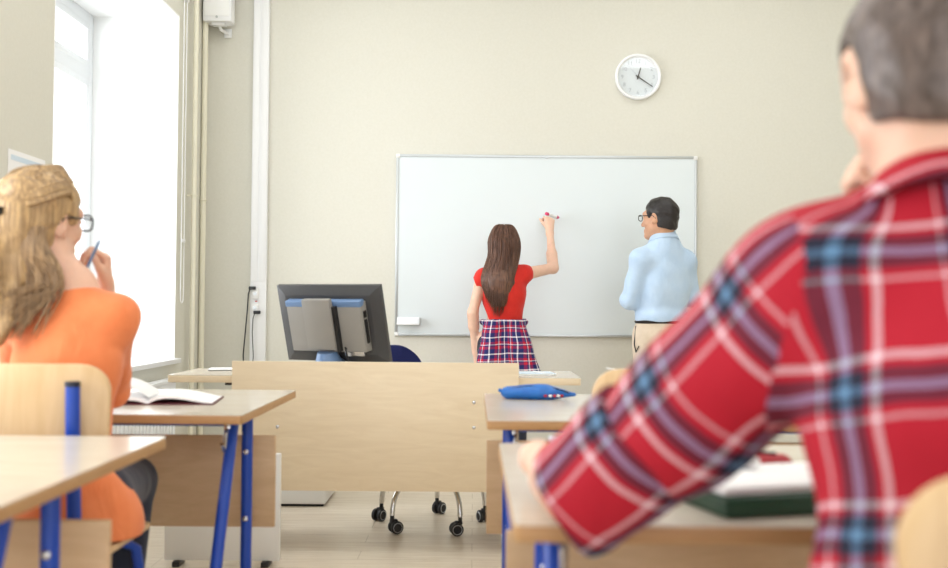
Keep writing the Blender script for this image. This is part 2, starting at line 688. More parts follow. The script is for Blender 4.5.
class Head:
    def __init__(self, c, R, s=1.0):
        self.c, self.R, self.s = V(c), R, s

    def p(self, x, y, z):
        return self.c + self.R @ V((x, y, z)) * self.s

    def body(self, S, neck, nr=.056, ear=1.0):
        s, R, p = self.s, self.R, self.p
        S.el(p(0, -.012, .035), (.076 * s, .097 * s, .085 * s), R, .02)
        S.el(p(0, .028, -.028), (.063 * s, .064 * s, .082 * s), R, .03)
        for g in (-1, 1):
            S.rc(p(g * .052, .005, -.055), p(g * .012, .072, -.098), .02 * s, .017 * s, .025)
            S.el(p(g * .042, .062, -.022), (.022 * s, .022 * s, .024 * s), R, .02)
        S.el(p(0, .076, -.1), (.02 * s, .016 * s, .015 * s), R, .02)
        S.rc(p(-.042, .077, .027), p(.042, .077, .027), .013 * s, k=.02)
        for g in (-1, 1):
            S.el(p(g * .032, .099, .006), (.016 * s, .014 * s, .011 * s), R, .012, True)
            S.el(p(g * .032, .08, .006), (.0135 * s, .0135 * s, .0125 * s), R, .003)
        S.rc(p(0, .088, .016), p(0, .112, -.034), .008 * s, .012 * s, .012)
        for g in (-1, 1):
            S.el(p(g * .012, .1, -.037), (.009 * s, .011 * s, .008 * s), R, .008)
        S.rc(p(-.018, .086, -.066), p(.018, .086, -.066), .0075 * s, k=.008)
        S.rc(p(-.015, .085, -.078), p(.015, .085, -.078), .0085 * s, k=.008)
        S.rc(p(-.024, .097, -.072), p(.024, .097, -.072), .0025 * s, k=.004, sub=True)
        for g in (-1, 1):
            E = R @ Matrix.Rotation(g * -.45, 3, 'Z') @ Matrix.Rotation(-.15, 3, 'X')
            S.el(p(g * (.08 + .006 * (ear - 1)), -.012, -.002), (.0085 * s, .019 * s * ear, .033 * s * ear), E, .008)
            S.el(p(g * (.089 + .006 * (ear - 1)), -.004, .002), (.007 * s, .01 * s * ear, .017 * s * ear), E, .004, True)
            S.el(p(g * .077, .002, -.026), (.007 * s, .009 * s, .01 * s), R, .006)
        S.rc(p(0, -.03, -.05), neck, nr * s, nr * 1.08 * s, .03)

    def zones(self):
        z = []
        for g in (-1, 1):
            z.append((self.p(g * .032, .085, .006), .0115 * self.s, 2))
            z.append((self.p(g * .032, .096, .006), .0065 * self.s, 3))
        for x in (-.012, 0, .012):
            z.append((self.p(x, .094, -.072), .012 * self.s, 1))
        return z

    def glasses(self, parent, m, thick=.0022, h=.019):
        mb, ln = MB(), MB()
        for g in (-1, 1):
            rim = []
            for i in range(20):
                a = 2 * PI * i / 20
                ca, sa = math.cos(a), math.sin(a)
                x = .027 * math.copysign(abs(ca) ** .7, ca)
                z = h * math.copysign(abs(sa) ** .7, sa)
                rim.append(self.p(g * .034 + x, .114 - abs(g * .034 + x) * .12, .004 + z))
            mb.tube(rim, thick, 6, closed=True)
            vs = [ln.bm.verts.new(q) for q in rim]
            ln.bm.faces.new(vs)
            mb.tube([self.p(g * .061, .107, .013), self.p(g * .078, .07, .014), self.p(g * .083, .0, .014),
                     self.p(g * .084, -.022, -.004)], thick, 6)
        mb.tube([self.p(-.009, .113, .006), self.p(0, .116, .009), self.p(.009, .113, .006)], thick, 6)
        for q in (mb, ln):
            for v in q.bm.verts:
                v.co -= parent.location
        gl_ = mb.build('glasses', m, parent)
        ln.build('lens', M['glass'], gl_)
        return gl_


def hand(S, w, f, n, right, curls, th=(.75, .6, .25), thc=.5, s=1.0, spread=.06):
    w, f, n = V(w), V(f).normalized(), V(n)
    n = (n - f * n.dot(f)).normalized()
    t = f.cross(n) if right else n.cross(f)
    off = [.029, .010, -.009, -.027]
    ln = [.088, .091, .086, .078]
    fl_ = [.94, 1.05, .98, .78]
    S.rc(w - f * .03 * s, w + f * .02 * s, .025 * s, .024 * s, .02, flat=(n, .75))
    for i in range(4):
        kn = w + f * ln[i] * s + t * off[i] * s
        S.rc(w + f * .02 * s + t * off[i] * .55 * s, kn, .0155 * s, .0115 * s, .012)
        a, p = 0, kn
        side = t * (spread * (1.5 - i))
        for j, l in enumerate((.043, .027, .022)):
            a += curls[i][j] if isinstance(curls[i], (tuple, list)) else curls[i]
            d = (f * math.cos(a) + n * math.sin(a) + side * max(0, math.cos(a))).normalized()
            q = p + d * l * fl_[i] * s
            S.rc(p, q, (.0092 - .0008 * j) * s, (.0084 - .0008 * j) * s, .003)
            p = q
    b = w + f * .028 * s + t * .024 * s + n * .008 * s
    d = (t * th[0] + f * th[1] + n * th[2]).normalized()
    e = b + d * .042 * s
    S.rc(w + f * .015 * s + t * .012 * s, e, .018 * s, .0125 * s, .012)
    d2 = (d + f * thc + n * thc * .6).normalized()
    g = e + d2 * .032 * s
    S.rc(e, g, .0112 * s, .010 * s, .004)
    d3 = (d2 + f * thc * .5 + n * thc * .5).normalized()
    S.rc(g, g + d3 * .024 * s, .010 * s, .008 * s, .004)


def torso(S, P, C, Nk, SL, SR, R, inf=0, s=1.0, waist=1.0, hips=1.0, sh=.052, k=.05):
    P, C, Nk, SL, SR = map(V, (P, C, Nk, SL, SR))
    W = P.lerp(C, .48)
    g = lambda a, b, c: (a * s + inf, b * s + inf, c * s + inf)
    S.el(P, g(.163 * hips, .112, .12), R, k)
    S.el(W, g(.138 * waist, .096, .15), R, k)
    S.el(C, g(.158, .108, .18), R, k)
    up = (Nk - C).normalized()
    S.rc(SL, SR, sh * s + inf, k=.06)
    S.rc(C + up * .06, Nk, .085 * s + inf, .05 * s + inf, .05)
    for q in (SL, SR):
        S.rc(Nk - up * .02, q, .042 * s + inf, .042 * s + inf, .05)


def limb(S, a, b, ra, rb, k=.025, bulge=0):
    a, b = V(a), V(b)
    S.rc(a, b, ra, rb, k)
    if bulge:
        m = a.lerp(b, .35)
        S.rc(a.lerp(b, .15), m, ra * .9, (ra * .65 + rb * .35) + bulge, k)


def strands(name, paths, r0, m, parent, nseg=14, n=4):
    mb = MB()
    loc = parent.location + (parent.parent.location if parent.parent else V((0, 0, 0)))
    for ctrl in paths:
        c = [V(p) - loc for p in ctrl]
        c = [c[0] * 2 - c[1]] + c + [c[-1] * 2 - c[-2]]
        pts = []
        sp = len(c) - 3
        for i in range(nseg + 1):
            u = i / nseg * sp
            k = min(int(u), sp - 1)
            t = u - k
            a, b, d, e = c[k], c[k + 1], c[k + 2], c[k + 3]
            pts.append(.5 * ((2 * b) + (d - a) * t + (2 * a - 5 * b + 4 * d - e) * t * t + (3 * b - a - 3 * d + e) * t ** 3))
        rr = r0 * random.uniform(.7, 1.25)
        mb.tube(pts, [rr * (.6 + .4 * min(1, 4 * i / nseg)) * (1 - .75 * max(0, (i / nseg - .75) * 4)) for i in range(nseg + 1)], n)
    return mb.build(name, m, parent, angle=180)

#@@SETTING
# ------------------------------------------------------------------ the room
XL, XR, YB, YF, H = -1.8, 3.7, -3.2, 7.07, 3.6
XO = -2.45
struct('floor', MB().box(((XL + XR) / 2, (YB + YF) / 2, -.05), (XR - XL + 1.4, YF - YB + .4, .1)), M['floor'])
struct('wall_back', MB().box(((XL + XR) / 2, YF + .1, H / 2), (XR - XL + .6, .2, H)), M['wall'])
struct('wall_right', MB().box((XR + .1, (YB + YF) / 2, H / 2), (.2, YF - YB, H)), M['wall'])
struct('ceiling', MB().box(((XL + XR) / 2, (YB + YF) / 2, H + .05), (XR - XL + 1.4, YF - YB + .4, .1)), M['ceiling'])
WIN = [(4.5, 6.4), (1.1, 3.0)]  # the second opening is out of view, added to let in more daylight
SILL, HEAD = .735, 2.82
wl = MB()
for a, b in ((YB, 1.1), (3.0, 4.5), (6.4, YF)):
    wl.box(((XL + XO) / 2, (a + b) / 2, H / 2), (XL - XO, b - a, H))
for a, b in WIN:
    wl.box(((XL + XO) / 2, (a + b) / 2, SILL / 2), (XL - XO, b - a, SILL))
    wl.box(((XL + XO) / 2, (a + b) / 2, (HEAD + H) / 2), (XL - XO, b - a, H - HEAD))
struct('wall_left', wl, M['wall'])
struct('baseboard_back', MB().box(((XL + XR) / 2, YF - .008, .04), (XR - XL, .016, .08), bev=.003), M['white_lam'])
XG = -2.35
for i, (a, b) in enumerate(WIN):
    t = MB()
    t.box(((XG + XL) / 2, b - .006, (SILL + HEAD) / 2), (XL - XG - .002, .012, HEAD - SILL))
    t.box(((XG + XL) / 2, a + .006, (SILL + HEAD) / 2), (XL - XG - .002, .012, HEAD - SILL))
    t.box(((XG + XL) / 2, (a + b) / 2, HEAD - .006), (XL - XG - .002, b - a - .024, .012))
    struct('trim_%d' % (i + 1), t, M['reveal'])
    f = MB()
    fx, tz = XG, 2.44
    f.box((fx, a + .045, (SILL + HEAD) / 2), (.07, .065, HEAD - SILL), bev=.006)
    f.box((fx, b - .045, (SILL + HEAD) / 2), (.07, .065, HEAD - SILL), bev=.006)
    f.box((fx, (a + b) / 2, SILL + .05), (.067, b - a - .1, .07), bev=.006)
    f.box((fx, (a + b) / 2, HEAD - .045), (.067, b - a - .1, .07), bev=.006)
    f.box((fx, (a + b) / 2, tz), (.075, b - a - .1, .085), bev=.006)
    f.box((fx, (a + b) / 2, (SILL + HEAD) / 2), (.07, .09, HEAD - SILL - .1), bev=.006)
    w = struct('window_%d' % (i + 1), f, M['winframe'])
    for y0, y1 in ((a + .08, (a + b) / 2 - .045), ((a + b) / 2 + .045, b - .08)):
        for z0, z1 in ((SILL + .085, tz - .04), (tz + .04, HEAD - .08)):
            s = MB()
            for z in (z0 + .016, z1 - .016):
                s.box((fx + .012, (y0 + y1) / 2, z), (.05, y1 - y0 + .01, .042), bev=.004)
            for y in (y0 + .018, y1 - .018):
                s.box((fx + .012, y, (z0 + z1) / 2), (.047, .044, z1 - z0 + .01), bev=.004)
            s.build('sash', M['winframe'], w)
            MB().box((fx, (y0 + y1) / 2, (z0 + z1) / 2), (.006, y1 - y0 - .07, z1 - z0 - .06)).build('pane', M['glass'], w)
    struct('trim_%d' % (i + 3), MB().box((-2.05, (a + b) / 2 + .0, SILL - .006), (.57, b - a + .04, .028), bev=.004), M['white'])

# corner pipes, cord loop, radiator
def pipe(name, label, x, y, r):
    o = thing(name, label, 'pipe', (x, y, 0))
    MB().cyl((0, 0, 0), (0, 0, H - .01), r, 18).build('pipe_tube', M['pipe'], o)
    for z in (.5, 1.75, 3.0):
        MB().tube([(r * 1.15 * math.cos(a), r * 1.15 * math.sin(a), z) for a in np.linspace(0, 2 * PI, 20)[:-1]], .004, 6, closed=True) \
            .cyl((-r, 0, z), (XL - x + .001, 0, z), .005, 8).build('pipe_clip', M['pipe'], o)
pipe('heating_pipe', 'thin cream heating pipe standing nearest the window reveal', -1.757, 6.62, .0155)
pipe('heating_pipe', 'stouter cream heating pipe deep in the corner of the walls', -1.778, 6.93, .018)
o = thing('blind_cord', 'thin white blind cord hanging in a loop beside the window', 'cord', (-1.782, 6.47, 0))
for dy in (-.03, .03):
    pass
zb = at(185, 303, 6.47).z
pts = [(0, -.035, 2.95), (0, -.034, zb + .35), (0, -.036, zb + .08), (0, -.025, zb + .015), (0, 0, zb), (0, .025, zb + .015), (0, .034, zb + .08), (0, .03, zb + .35), (0, .028, 2.95)]
MB().tube(pts, .0035, 6).build('cord_loop', M['white'], o)
MB().box((.002, 0, zb + .38), (.012, .07, .02), bev=.003).build('cord_guide', M['white'], o)
MB().box((-.004, 0, 2.96), (.026, .1, .05), bev=.004).build('cord_bracket', M['white'], o)
o = thing('radiator', 'white panel radiator mounted under the window sill', 'radiator', (-1.745, 5.4, .12))
rb = MB().box((0, 0, .25), (.05, 1.5, .5), bev=.008)
for k in range(24):
    rb.box((.027, -.69 + k * .06, .25), (.012, .03, .44), bev=.005)
rb.build('radiator_panel', M['white'], o)
MB().box((0, 0, .51), (.07, 1.5, .02), bev=.004).build('radiator_grille', M['white'], o)
MB().cyl((0, .76, .06), (0, .80, .06), .018).cyl((0, .79, .06), (0, .79, -.12), .009).build('radiator_valve', M['steel'], o)

# notice on the left wall
a, b = at(5, 148, 4.07), at(42, 157, 4.42)
o = thing('wall_notice', 'white paper notice stuck on the cream wall above the blond head', 'notice', (XL + .002, (a.y + b.y) / 2, a.z - .08))
MB().box((0, 0, 0), (.0015, b.y - a.y, .16)).build('notice_sheet', M['paper'], o)
MB().box((.001, 0, .05), (.001, (b.y - a.y) * .86, .02)).build('notice_heading', M['paperblue'], o)

# loudspeaker
c = at(221, 5, 6.98)
o = thing('wall_speaker', 'small white loudspeaker mounted high on the wall corner', 'speaker', (c.x, 6.95, 2.92))
MB().prism([(-.093, -.075), (.093, -.075), (.093, .03), (.07, .07), (-.07, .07), (-.093, .03)], 0, .28, bev=.008).build('speaker_body', M['white'], o)
MB().box((0, -.078, .15), (.16, .008, .235), bev=.003).build('speaker_grille', M['reveal'], o)
MB().cyl((0, -.084, .025), (0, -.08, .025), .008).build('speaker_badge', M['alu'], o)
MB().tube([(0, -.01, -.012), (.0, .03, -.03), (.03, .118, -.035)], .011, 8).box((0, -.01, -.008), (.09, .06, .016), bev=.003) \
    .box((.03, .112, -.035), (.05, .012, .06), bev=.003).build('speaker_bracket', M['white'], o)

# cable trunking with sockets and cords
xt = -1.432
o = thing('cable_trunking', 'white vertical cable trunking running up the back wall', 'cable trunking', (xt, YF, 0))
MB().box((0, -.02, H / 2), (.105, .038, H - .01), bev=.003).build('trunking_body', M['white'], o)
for x in (-.026, .026):
    MB().box((x, -.042, H / 2 + .6), (.04, .006, H - 1.25), bev=.002).build('trunking_cover', M['white'], o)
for z, h in ((1.145, .07), (1.05, .055)):
    s = MB().box((-.018, -.046, z), (.05, .014, h), bev=.003).build('power_socket', M['white_lam'], o)
    MB().cyl((-.018, -.0535, z), (-.018, -.0545, z), .012, 16).build('socket_hole', M['alu'], s)
MB().box((-.008, -.055, 1.093), (.014, .006, .008)).build('socket_switch', M['redcase'], o)
for x0, x1, z0, lab in ((-.045, -.075, 1.19, 'thick black power cord hanging from the upper wall socket'),
                        (-.012, -.02, 1.03, 'thin black power cord hanging from the lower wall socket')):
    k = thing('power_cord', lab, 'cord', (xt, YF - .062, 0))
    MB().box((x0 + .012, -.004, z0 - .01), (.045, .022, .022), bev=.004).build('plug', M['black'], k)
    MB().tube([(x0, -.008, z0 - .01), (x0 - .012, -.012, z0 - .05), (x0 - .016, -.012, z0 - .14), (x1, -.006, z0 - .3),
               (x1 - .012, -.006, z0 - .45), (x1, -.006, .4), (x1, -.006, .01), (x1 - .02, -.03, .005)], .0045 if x0 < -.03 else .003, 7) \
        .build('cord_wire', M['black'], k)

# clock
FRONT = Matrix.Rotation(PI / 2, 4, 'X')
def text_mesh(s, size):
    cu = bpy.data.curves.new('t', 'FONT')
    cu.body = s
    cu.size = size
    cu.align_x = 'CENTER'
    cu.align_y = 'CENTER'
    cu.extrude = .0004
    ob = bpy.data.objects.new('t', cu)
    COL.objects.link(ob)
    bpy.context.view_layer.update()
    me = bpy.data.meshes.new_from_object(ob.evaluated_get(bpy.context.evaluated_depsgraph_get()))
    bpy.data.objects.remove(ob)
    bpy.data.curves.remove(cu)
    return me
c = at(638.3, 76.5, 7.04)
o = thing('wall_clock', 'round white wall clock high above the whiteboard', 'clock', (c.x, YF, c.z))
R_ = .154
MB().lathe([(0, 0), (R_ * .97, 0), (R_, .008), (R_, .028), (R_ - .006, .036), (R_ - .014, .036), (R_ - .022, .026), (R_ - .023, .012), (0, .012)], 64, FRONT) \
    .build('clock_rim', M['white'], o)
MB().lathe([(0, .0125), (R_ - .0235, .0125), (R_ - .0235, .0145), (0, .0145)], 48, FRONT).build('clock_face', M['face'], o)
for k in range(1, 13):
    a = k * PI / 6
    me = text_mesh(str(k), .037)
    me.name = 'numeral'
    me.transform(Matrix.Translation((math.sin(a) * .105, -.0152, math.cos(a) * .105)) @ FRONT)
    link('numeral', me, M['numeral'], o)
def hand_(name, deg, ln, w, y, m):
    a = math.radians(deg)
    d, n_ = V((math.sin(a), 0, math.cos(a))), V((math.cos(a), 0, -math.sin(a)))
    mb = MB()
    lo = [mb.bm.verts.new(V((0, y, 0)) + d * q + n_ * e * w) for q, e in ((-.018, -.6), (ln, -.4), (ln, .4), (-.018, .6))]
    hi = [mb.bm.verts.new(v.co + V((0, -.0015, 0))) for v in lo]
    mb.bm.faces.new(hi)
    mb.bm.faces.new(lo[::-1])
    for i in range(4):
        mb.bm.faces.new((lo[i], lo[(i + 1) % 4], hi[(i + 1) % 4], hi[i]))
    bmesh.ops.recalc_face_normals(mb.bm, faces=mb.bm.faces[:])
    mb.build(name, m, o)
hand_('hour_hand', 16, .066, .0075, -.018, M['hand'])
hand_('minute_hand', 124, .118, .0068, -.021, M['hand'])
hand_('second_hand', 318, .09, .0016, -.024, M['numeral'])
MB().lathe([(0, .016), (.009, .016), (.009, .026), (0, .027)], 20, FRONT).build('hand_hub', M['hand'], o)
MB().lathe([(0, .028), (R_ - .02, .028), (R_ - .02, .029), (0, .029)], 48, FRONT).build('clock_glass', M['glass'], o)

# whiteboard
a, b = at(396.3, 153.5, 7.045), at(697.5, 156.8, 7.045)
zb = at(546, 337, 7.045).z
xc, w, zt = (a.x + b.x) / 2, b.x - a.x, (a.z + b.z) / 2
o = thing('whiteboard', 'large white magnetic whiteboard with thin aluminium frame', 'whiteboard', (xc, YF, zb))
h = zt - zb
MB().box((0, -.01, h / 2), (w - .01, .018, h - .01)).build('board_surface', M['board'], o)
f = MB()
for z in (.009, h - .009):
    f.box((0, -.0125, z), (w, .025, .018), bev=.003)
for x in (-w / 2 + .009, w / 2 - .009):
    f.box((x, -.0125, h / 2), (.018, .0245, h - .036), bev=.003)
f.build('board_frame', M['alu'], o)
for x in (-w / 2 + .012, w / 2 - .012):
    for z in (.012, h - .012):
        MB().box((x, -.014, z), (.03, .027, .03), bev=.008).build('frame_corner', M['white_lam'], o)
c = at(408, 324, 7.0)
t = MB().box((c.x - xc, -.052, c.z - zb), (.15, .07, .012), bev=.002).box((c.x - xc, -.024, c.z - zb + .02), (.15, .008, .05), bev=.002)
t.build('marker_tray', M['white'], o)
MB().box((c.x - xc + .076, -.05, c.z - zb + .018), (.006, .075, .05), bev=.002).build('tray_end_cap', M['alu'], o)
MB().cyl((.0, -.026, h - .012), (0, -.034, h - .012), .012).build('board_hook', M['alu'], o)

# ------------------------------------------------------------------ student desks and chairs
def rounded(w, d, r, n=6):
    return [(sx * (w / 2 - r) + r * math.cos(a), sy * (d / 2 - r) + r * math.sin(a))
            for sx, sy, a0 in ((1, 1, 0), (-1, 1, PI / 2), (-1, -1, PI), (1, -1, 3 * PI / 2)) for a in np.linspace(a0, a0 + PI / 2, n)]
DW, DD, DZ = 1.1, .89, .76
def make_desk(label, loc):
    o = thing('student_desk', label, 'desk', loc, 0, 'student desks in two columns')
    t = MB().prism(rounded(DW, DD, .012), DZ - .026, DZ - .002, bev=.002).build('tabletop', M['ply_edge'], o)
    MB().prism(rounded(DW - .001, DD - .001, .012), DZ - .0022, DZ).build('laminate', M['desk_top'], t)
    MB().box((0, .09, .4925), (DW - .012, .018, .295), bev=.002).build('modesty_panel', M['desk_panel'], o)
    for s in (-1, 1):
        x = s * (DW / 2 - .07)
        p = MB().cyl((x, -.045, .012), (x, -.045, DZ - .026), .0175, 20).build('desk_post', M['blue'], o)
        MB().cyl((x, -.045, 0), (x, -.045, .02), .021, 18).build('rubber_foot', M['rubber'], p)
        for z in (.607, .40):
            MB().ball((x, -.0625, z), (.009, .005, .009)).build('bolt', M['steel'], p)
        l = MB().tube([(x, -.235, DZ - .026), (x, -.27, .66), (x, -.60, .012)], .017, 18).build('slanted_leg', M['blue'], o)
        MB().cyl((x, -.60, 0), (x, -.60, .02), .021, 18).build('rubber_foot', M['rubber'], l)
        MB().box((x, -.14, DZ - .034), (.035, .26, .012), bev=.003).build('side_rail', M['blue'], o)
        MB().tube([(x - s * .012, -.262, .70), (x - s * .012, -.29, .69), (x - s * .012, -.298, .655), (x - s * .012, -.31, .645), (x - s * .012, -.33, .665)], .006, 8) \
            .box((x - s * .012, -.262, .69), (.02, .012, .055), bev=.003).build('bag_hook', M['steel'], o)
    MB().cyl((-DW / 2 + .07, -.235, DZ - .042), (DW / 2 - .07, -.235, DZ - .042), .0125, 14).build('cross_rail', M['blue'], o)
    return o
desk = make_desk('student desk with an open maroon book in front of the woman in orange', (-.635 - DW / 2, 3.37, 0))
dup(desk, (-.70 - DW / 2, 1.99, 0), 0, 'bare student desk standing behind the chair of the woman in orange')
dup(desk, (.0385 + DW / 2, 3.29, 0), 0, 'student desk carrying the blue pencil case')
R1 = dup(desk, (.058 + DW / 2, 1.925, 0), 0, 'student desk under the elbow of the boy in red plaid')

def make_chair(label, loc):
    o = thing('student_chair', label, 'chair', loc, 0, 'plywood student chairs')
    MB().plate(.40, .25, .014, .065, .8, Matrix.Translation((0, -.215, .795)) @ Matrix.Rotation(-.08, 4, 'X')).build('backrest', M['chair_ply'], o, 60)
    MB().plate(.40, .40, .014, .06, -.35, Matrix.Translation((0, .0, .452)) @ Matrix.Rotation(-PI / 2, 4, 'X')).build('seat', M['chair_ply'], o, 60)
    for s in (-1, 1):
        x = s * .13
        p = MB().tube([(x, -.237, .872), (x, -.232, .76), (x, -.215, .56), (x, -.215, .44), (x, -.25, .2), (x, -.275, .01)], .017, 18).build('back_post', M['blue'], o)
        MB().cyl((x, -.238, .868), (x, -.238, .88), .0178, 18).build('post_cap', M['blue_cap'], p)
        MB().cyl((x, -.275, 0), (x, -.275, .02), .021, 16).build('rubber_foot', M['rubber'], p)
        MB().tube([(x, -.215, .43), (x, .15, .43)], .013, 12).build('seat_rail', M['blue'], o)
        l = MB().tube([(x, .12, .43), (x * 1.2, .17, .40), (x * 1.35, .2, .2), (x * 1.45, .215, .01)], .0145, 14).build('front_leg', M['blue'], o)
        MB().cyl((x * 1.45, .215, 0), (x * 1.45, .215, .02), .019, 16).build('rubber_foot', M['rubber'], l)
        for z in (.83, .77):
            MB().ball((x, -.192 + .0135, z), (.007, .004, .007)).build('rivet', M['steel'], o)
    return o
chair = make_chair('plywood chair in which the woman in orange sits', (-1.07, 2.73, 0))
dup(chair, (.482, 2.71, 0), 0, 'empty plywood chair at the desk with the pencil case')
dup(chair, (.575, 1.12, 0), 0, 'plywood chair behind the boy in red plaid')

# ------------------------------------------------------------------ teacher's place
TY0, TY1 = 4.6, 5.1
x0, x1 = at(167.5, 378, TY0).x, at(581, 383, TY0).x
xc = (x0 + x1) / 2
o = thing('teacher_desk', 'long birch teacher desk with a wide front panel', 'desk', (xc, (TY0 + TY1) / 2, 0))
tw = x1 - x0
t = MB().prism(rounded(tw, TY1 - TY0, .008), .728, .758, bev=.002).build('desk_top', M['birch'], o)
MB().prism(rounded(tw - .001, .499, .008), .7578, .76).build('laminate', M['desk_top'], t)
pa, pb = at(232, 361, 4.57), at(518, 492.5, 4.57)
pw = pb.x - pa.x
px_ = (pa.x + pb.x) / 2 - xc
MB().box((px_, -.27, (pa.z + pb.z) / 2), (pw, .018, pa.z - pb.z), bev=.002).build('front_panel', M['birch'], o)
for x, z in ((474, 402.6), (474, 428), (277, 404), (277, 427)):
    b = at(x, z, 4.56)
    MB().ball((b.x - xc, -.28, b.z), (.008, .004, .008)).build('panel_bolt', M['steel'], o)
for x in (pa.x - xc + .05, pb.x - xc - .05):
    MB().box((x, .0, .364), (.028, .44, .727), bev=.002).build('desk_leg', M['white_lam'], o)
for x in (0 - xc, -.85 - xc):
    MB().box((x, -.25, .72), (.04, .022, .10), bev=.002).build('panel_bracket', M['steel'], o)
MB().box((at(229, 387, 4.65).x - xc, -.2, .722), (.03, .03, .014), bev=.003).build('cable_clip', M['black'], o)

# pedestals
def pedestal(name, label, x0, x1, y0, dp, z0, z1, feet):
    o = thing(name, label, 'cabinet', ((x0 + x1) / 2, y0 + dp / 2, 0))
    w = x1 - x0
    MB().box((0, 0, (z0 + z1) / 2), (w, dp, z1 - z0), bev=.003).build('cabinet_body', M['white_lam'], o)
    n = 2 if z1 - z0 < .5 else 3
    hh = (z1 - z0 - .01) / n
    for k in range(n):
        d = MB().box((0, -dp / 2 - .008, z0 + .005 + hh * (k + .5)), (w - .008, .016, hh - .005), bev=.002).build('drawer', M['white_lam'], o)
        MB().box((0, -dp / 2 - .02, z0 + .005 + hh * (k + .8)), (.1, .012, .012), bev=.003).build('drawer_handle', M['alu'], d)
    if feet:
        for x in (-w / 2 + .06, w / 2 - .06):
            for y in (-dp / 2 + .04, dp / 2 - .04):
                MB().cyl((x, y, 0), (x, y, z0), .014, 14).build('cabinet_foot', M['black'], o)
    else:
        MB().box((0, 0, z0 / 2), (w - .02, dp - .02, z0)).build('plinth', M['black'], o)
a = at(325, 506, 5.65)
pedestal('drawer_cabinet', 'white drawer cabinet on the floor behind the teacher desk', a.x - .42, a.x, 5.65, .42, .012, .6, False)
a = at(279, 560, 4.34)
o = thing('floor_screen', 'low white standing screen on small black feet behind the brown desk panel', 'screen', (a.x - .235, 4.36, 0))
MB().box((0, 0, .24), (.47, .03, .436), bev=.004).build('screen_board', M['white_lam'], o)
for x in (-.18, .18):
    MB().box((x, 0, .011), (.03, .09, .022), bev=.003).build('screen_foot', M['black'], o)

# monitor
c = at(334, 324, 4.86)
o = thing('computer_monitor', 'black computer monitor turned away on the teacher desk', 'monitor', (c.x, 4.86, .7605), -math.radians(24))
SH = 1.06 + (308 - 324) * 4.86 / FPX - .7605
TM = Matrix.Translation((0, 0, SH)) @ Matrix.Rotation(math.radians(17), 4, 'X')
def pyr(wf, hf, yb, wb, hb, y2, cz=0):
    b = bmesh.new()
    p = [b.verts.new((sx * wf / 2, yb, sz * hf / 2)) for sx, sz in ((-1, -1), (1, -1), (1, 1), (-1, 1))]
    q = [b.verts.new((sx * wb / 2, y2, cz + sz * hb / 2)) for sx, sz in ((-1, -1), (1, -1), (1, 1), (-1, 1))]
    b.faces.new(p)
    b.faces.new(q[::-1])
    for i in range(4):
        b.faces.new((p[i], q[i], q[(i + 1) % 4], p[(i + 1) % 4]))
    bmesh.ops.recalc_face_normals(b, faces=b.faces[:])
    bmesh.ops.bevel(b, geom=b.edges[:], offset=.003, segments=2, profile=.5, affect='EDGES')
    return b
WM, HM = .545, .365
m = MB()
m._put(pyr(WM, HM, .012, WM, HM, -.012), TM)
m._put(pyr(WM - .004, HM - .004, -.011, WM - .10, HM - .085, -.03), TM)
m.build('monitor_shell', M['dark'], o)
m = MB()
m._put(pyr(.40, .235, -.028, .385, .225, -.075), TM)
k_ = m.build('electronics_housing', M['grey'], o)
m = MB()
m.box((0, -.056, .112), (.394, .042, .03), bev=.006)
m.bm.transform(TM)
m.build('housing_trim', M['bluegrey'], k_)
m = MB()
m.box((.2, -.05, -.02), (.004, .02, .11)).box((.2, -.05, .06), (.004, .02, .03))
for k in range(5):
    m.box((.202, -.05, -.06 + k * .02), (.003, .012, .01))
m.bm.transform(TM)
m.build('port_strip', M['black'], k_)
m = MB()
m.box((-.012, -.098, .025), (.145, .03, .235), bev=.005)
m.bm.transform(TM)
nk = m.build('stand_neck', M['grey'], o)
m = MB()
m.box((.068, -.085, .0), (.016, .03, .21))
m.bm.transform(TM)
m.build('neck_shade', M['black'], nk)  # black strip standing in for shade on the neck's right side
m = MB()
m.box((.13, -.06, -.122), (.10, .025, .02), bev=.002).box((.11, -.074, -.122), (.03, .01, .018))
m.bm.transform(TM)
m.build('connector', M['steel'], o)
MB().tube([(.105, -.06, SH - .115), (.105, -.075, .12), (.11, -.05, .05), (.14, .0, .012), (.22, .06, .008)], .004, 8).build('monitor_cable', M['black'], o)
m = MB()
m.box((0, .013, 0), (WM - .03, .003, HM - .03))
m.bm.transform(TM)
m.build('screen', M['screen'], o)
MB().prism([(-.12, -.13), (.04, -.13), (.06, .1), (-.14, .1)], 0, .012, bev=.003).build('stand_base', M['bluegrey'], o)
MB().tube([(-.01, -.02, .034), (-.01, -.03, .055), (-.01, -.04, SH - .13)], [.075, .06, .045], 16).build('stand_column', M['bluegrey'], o)

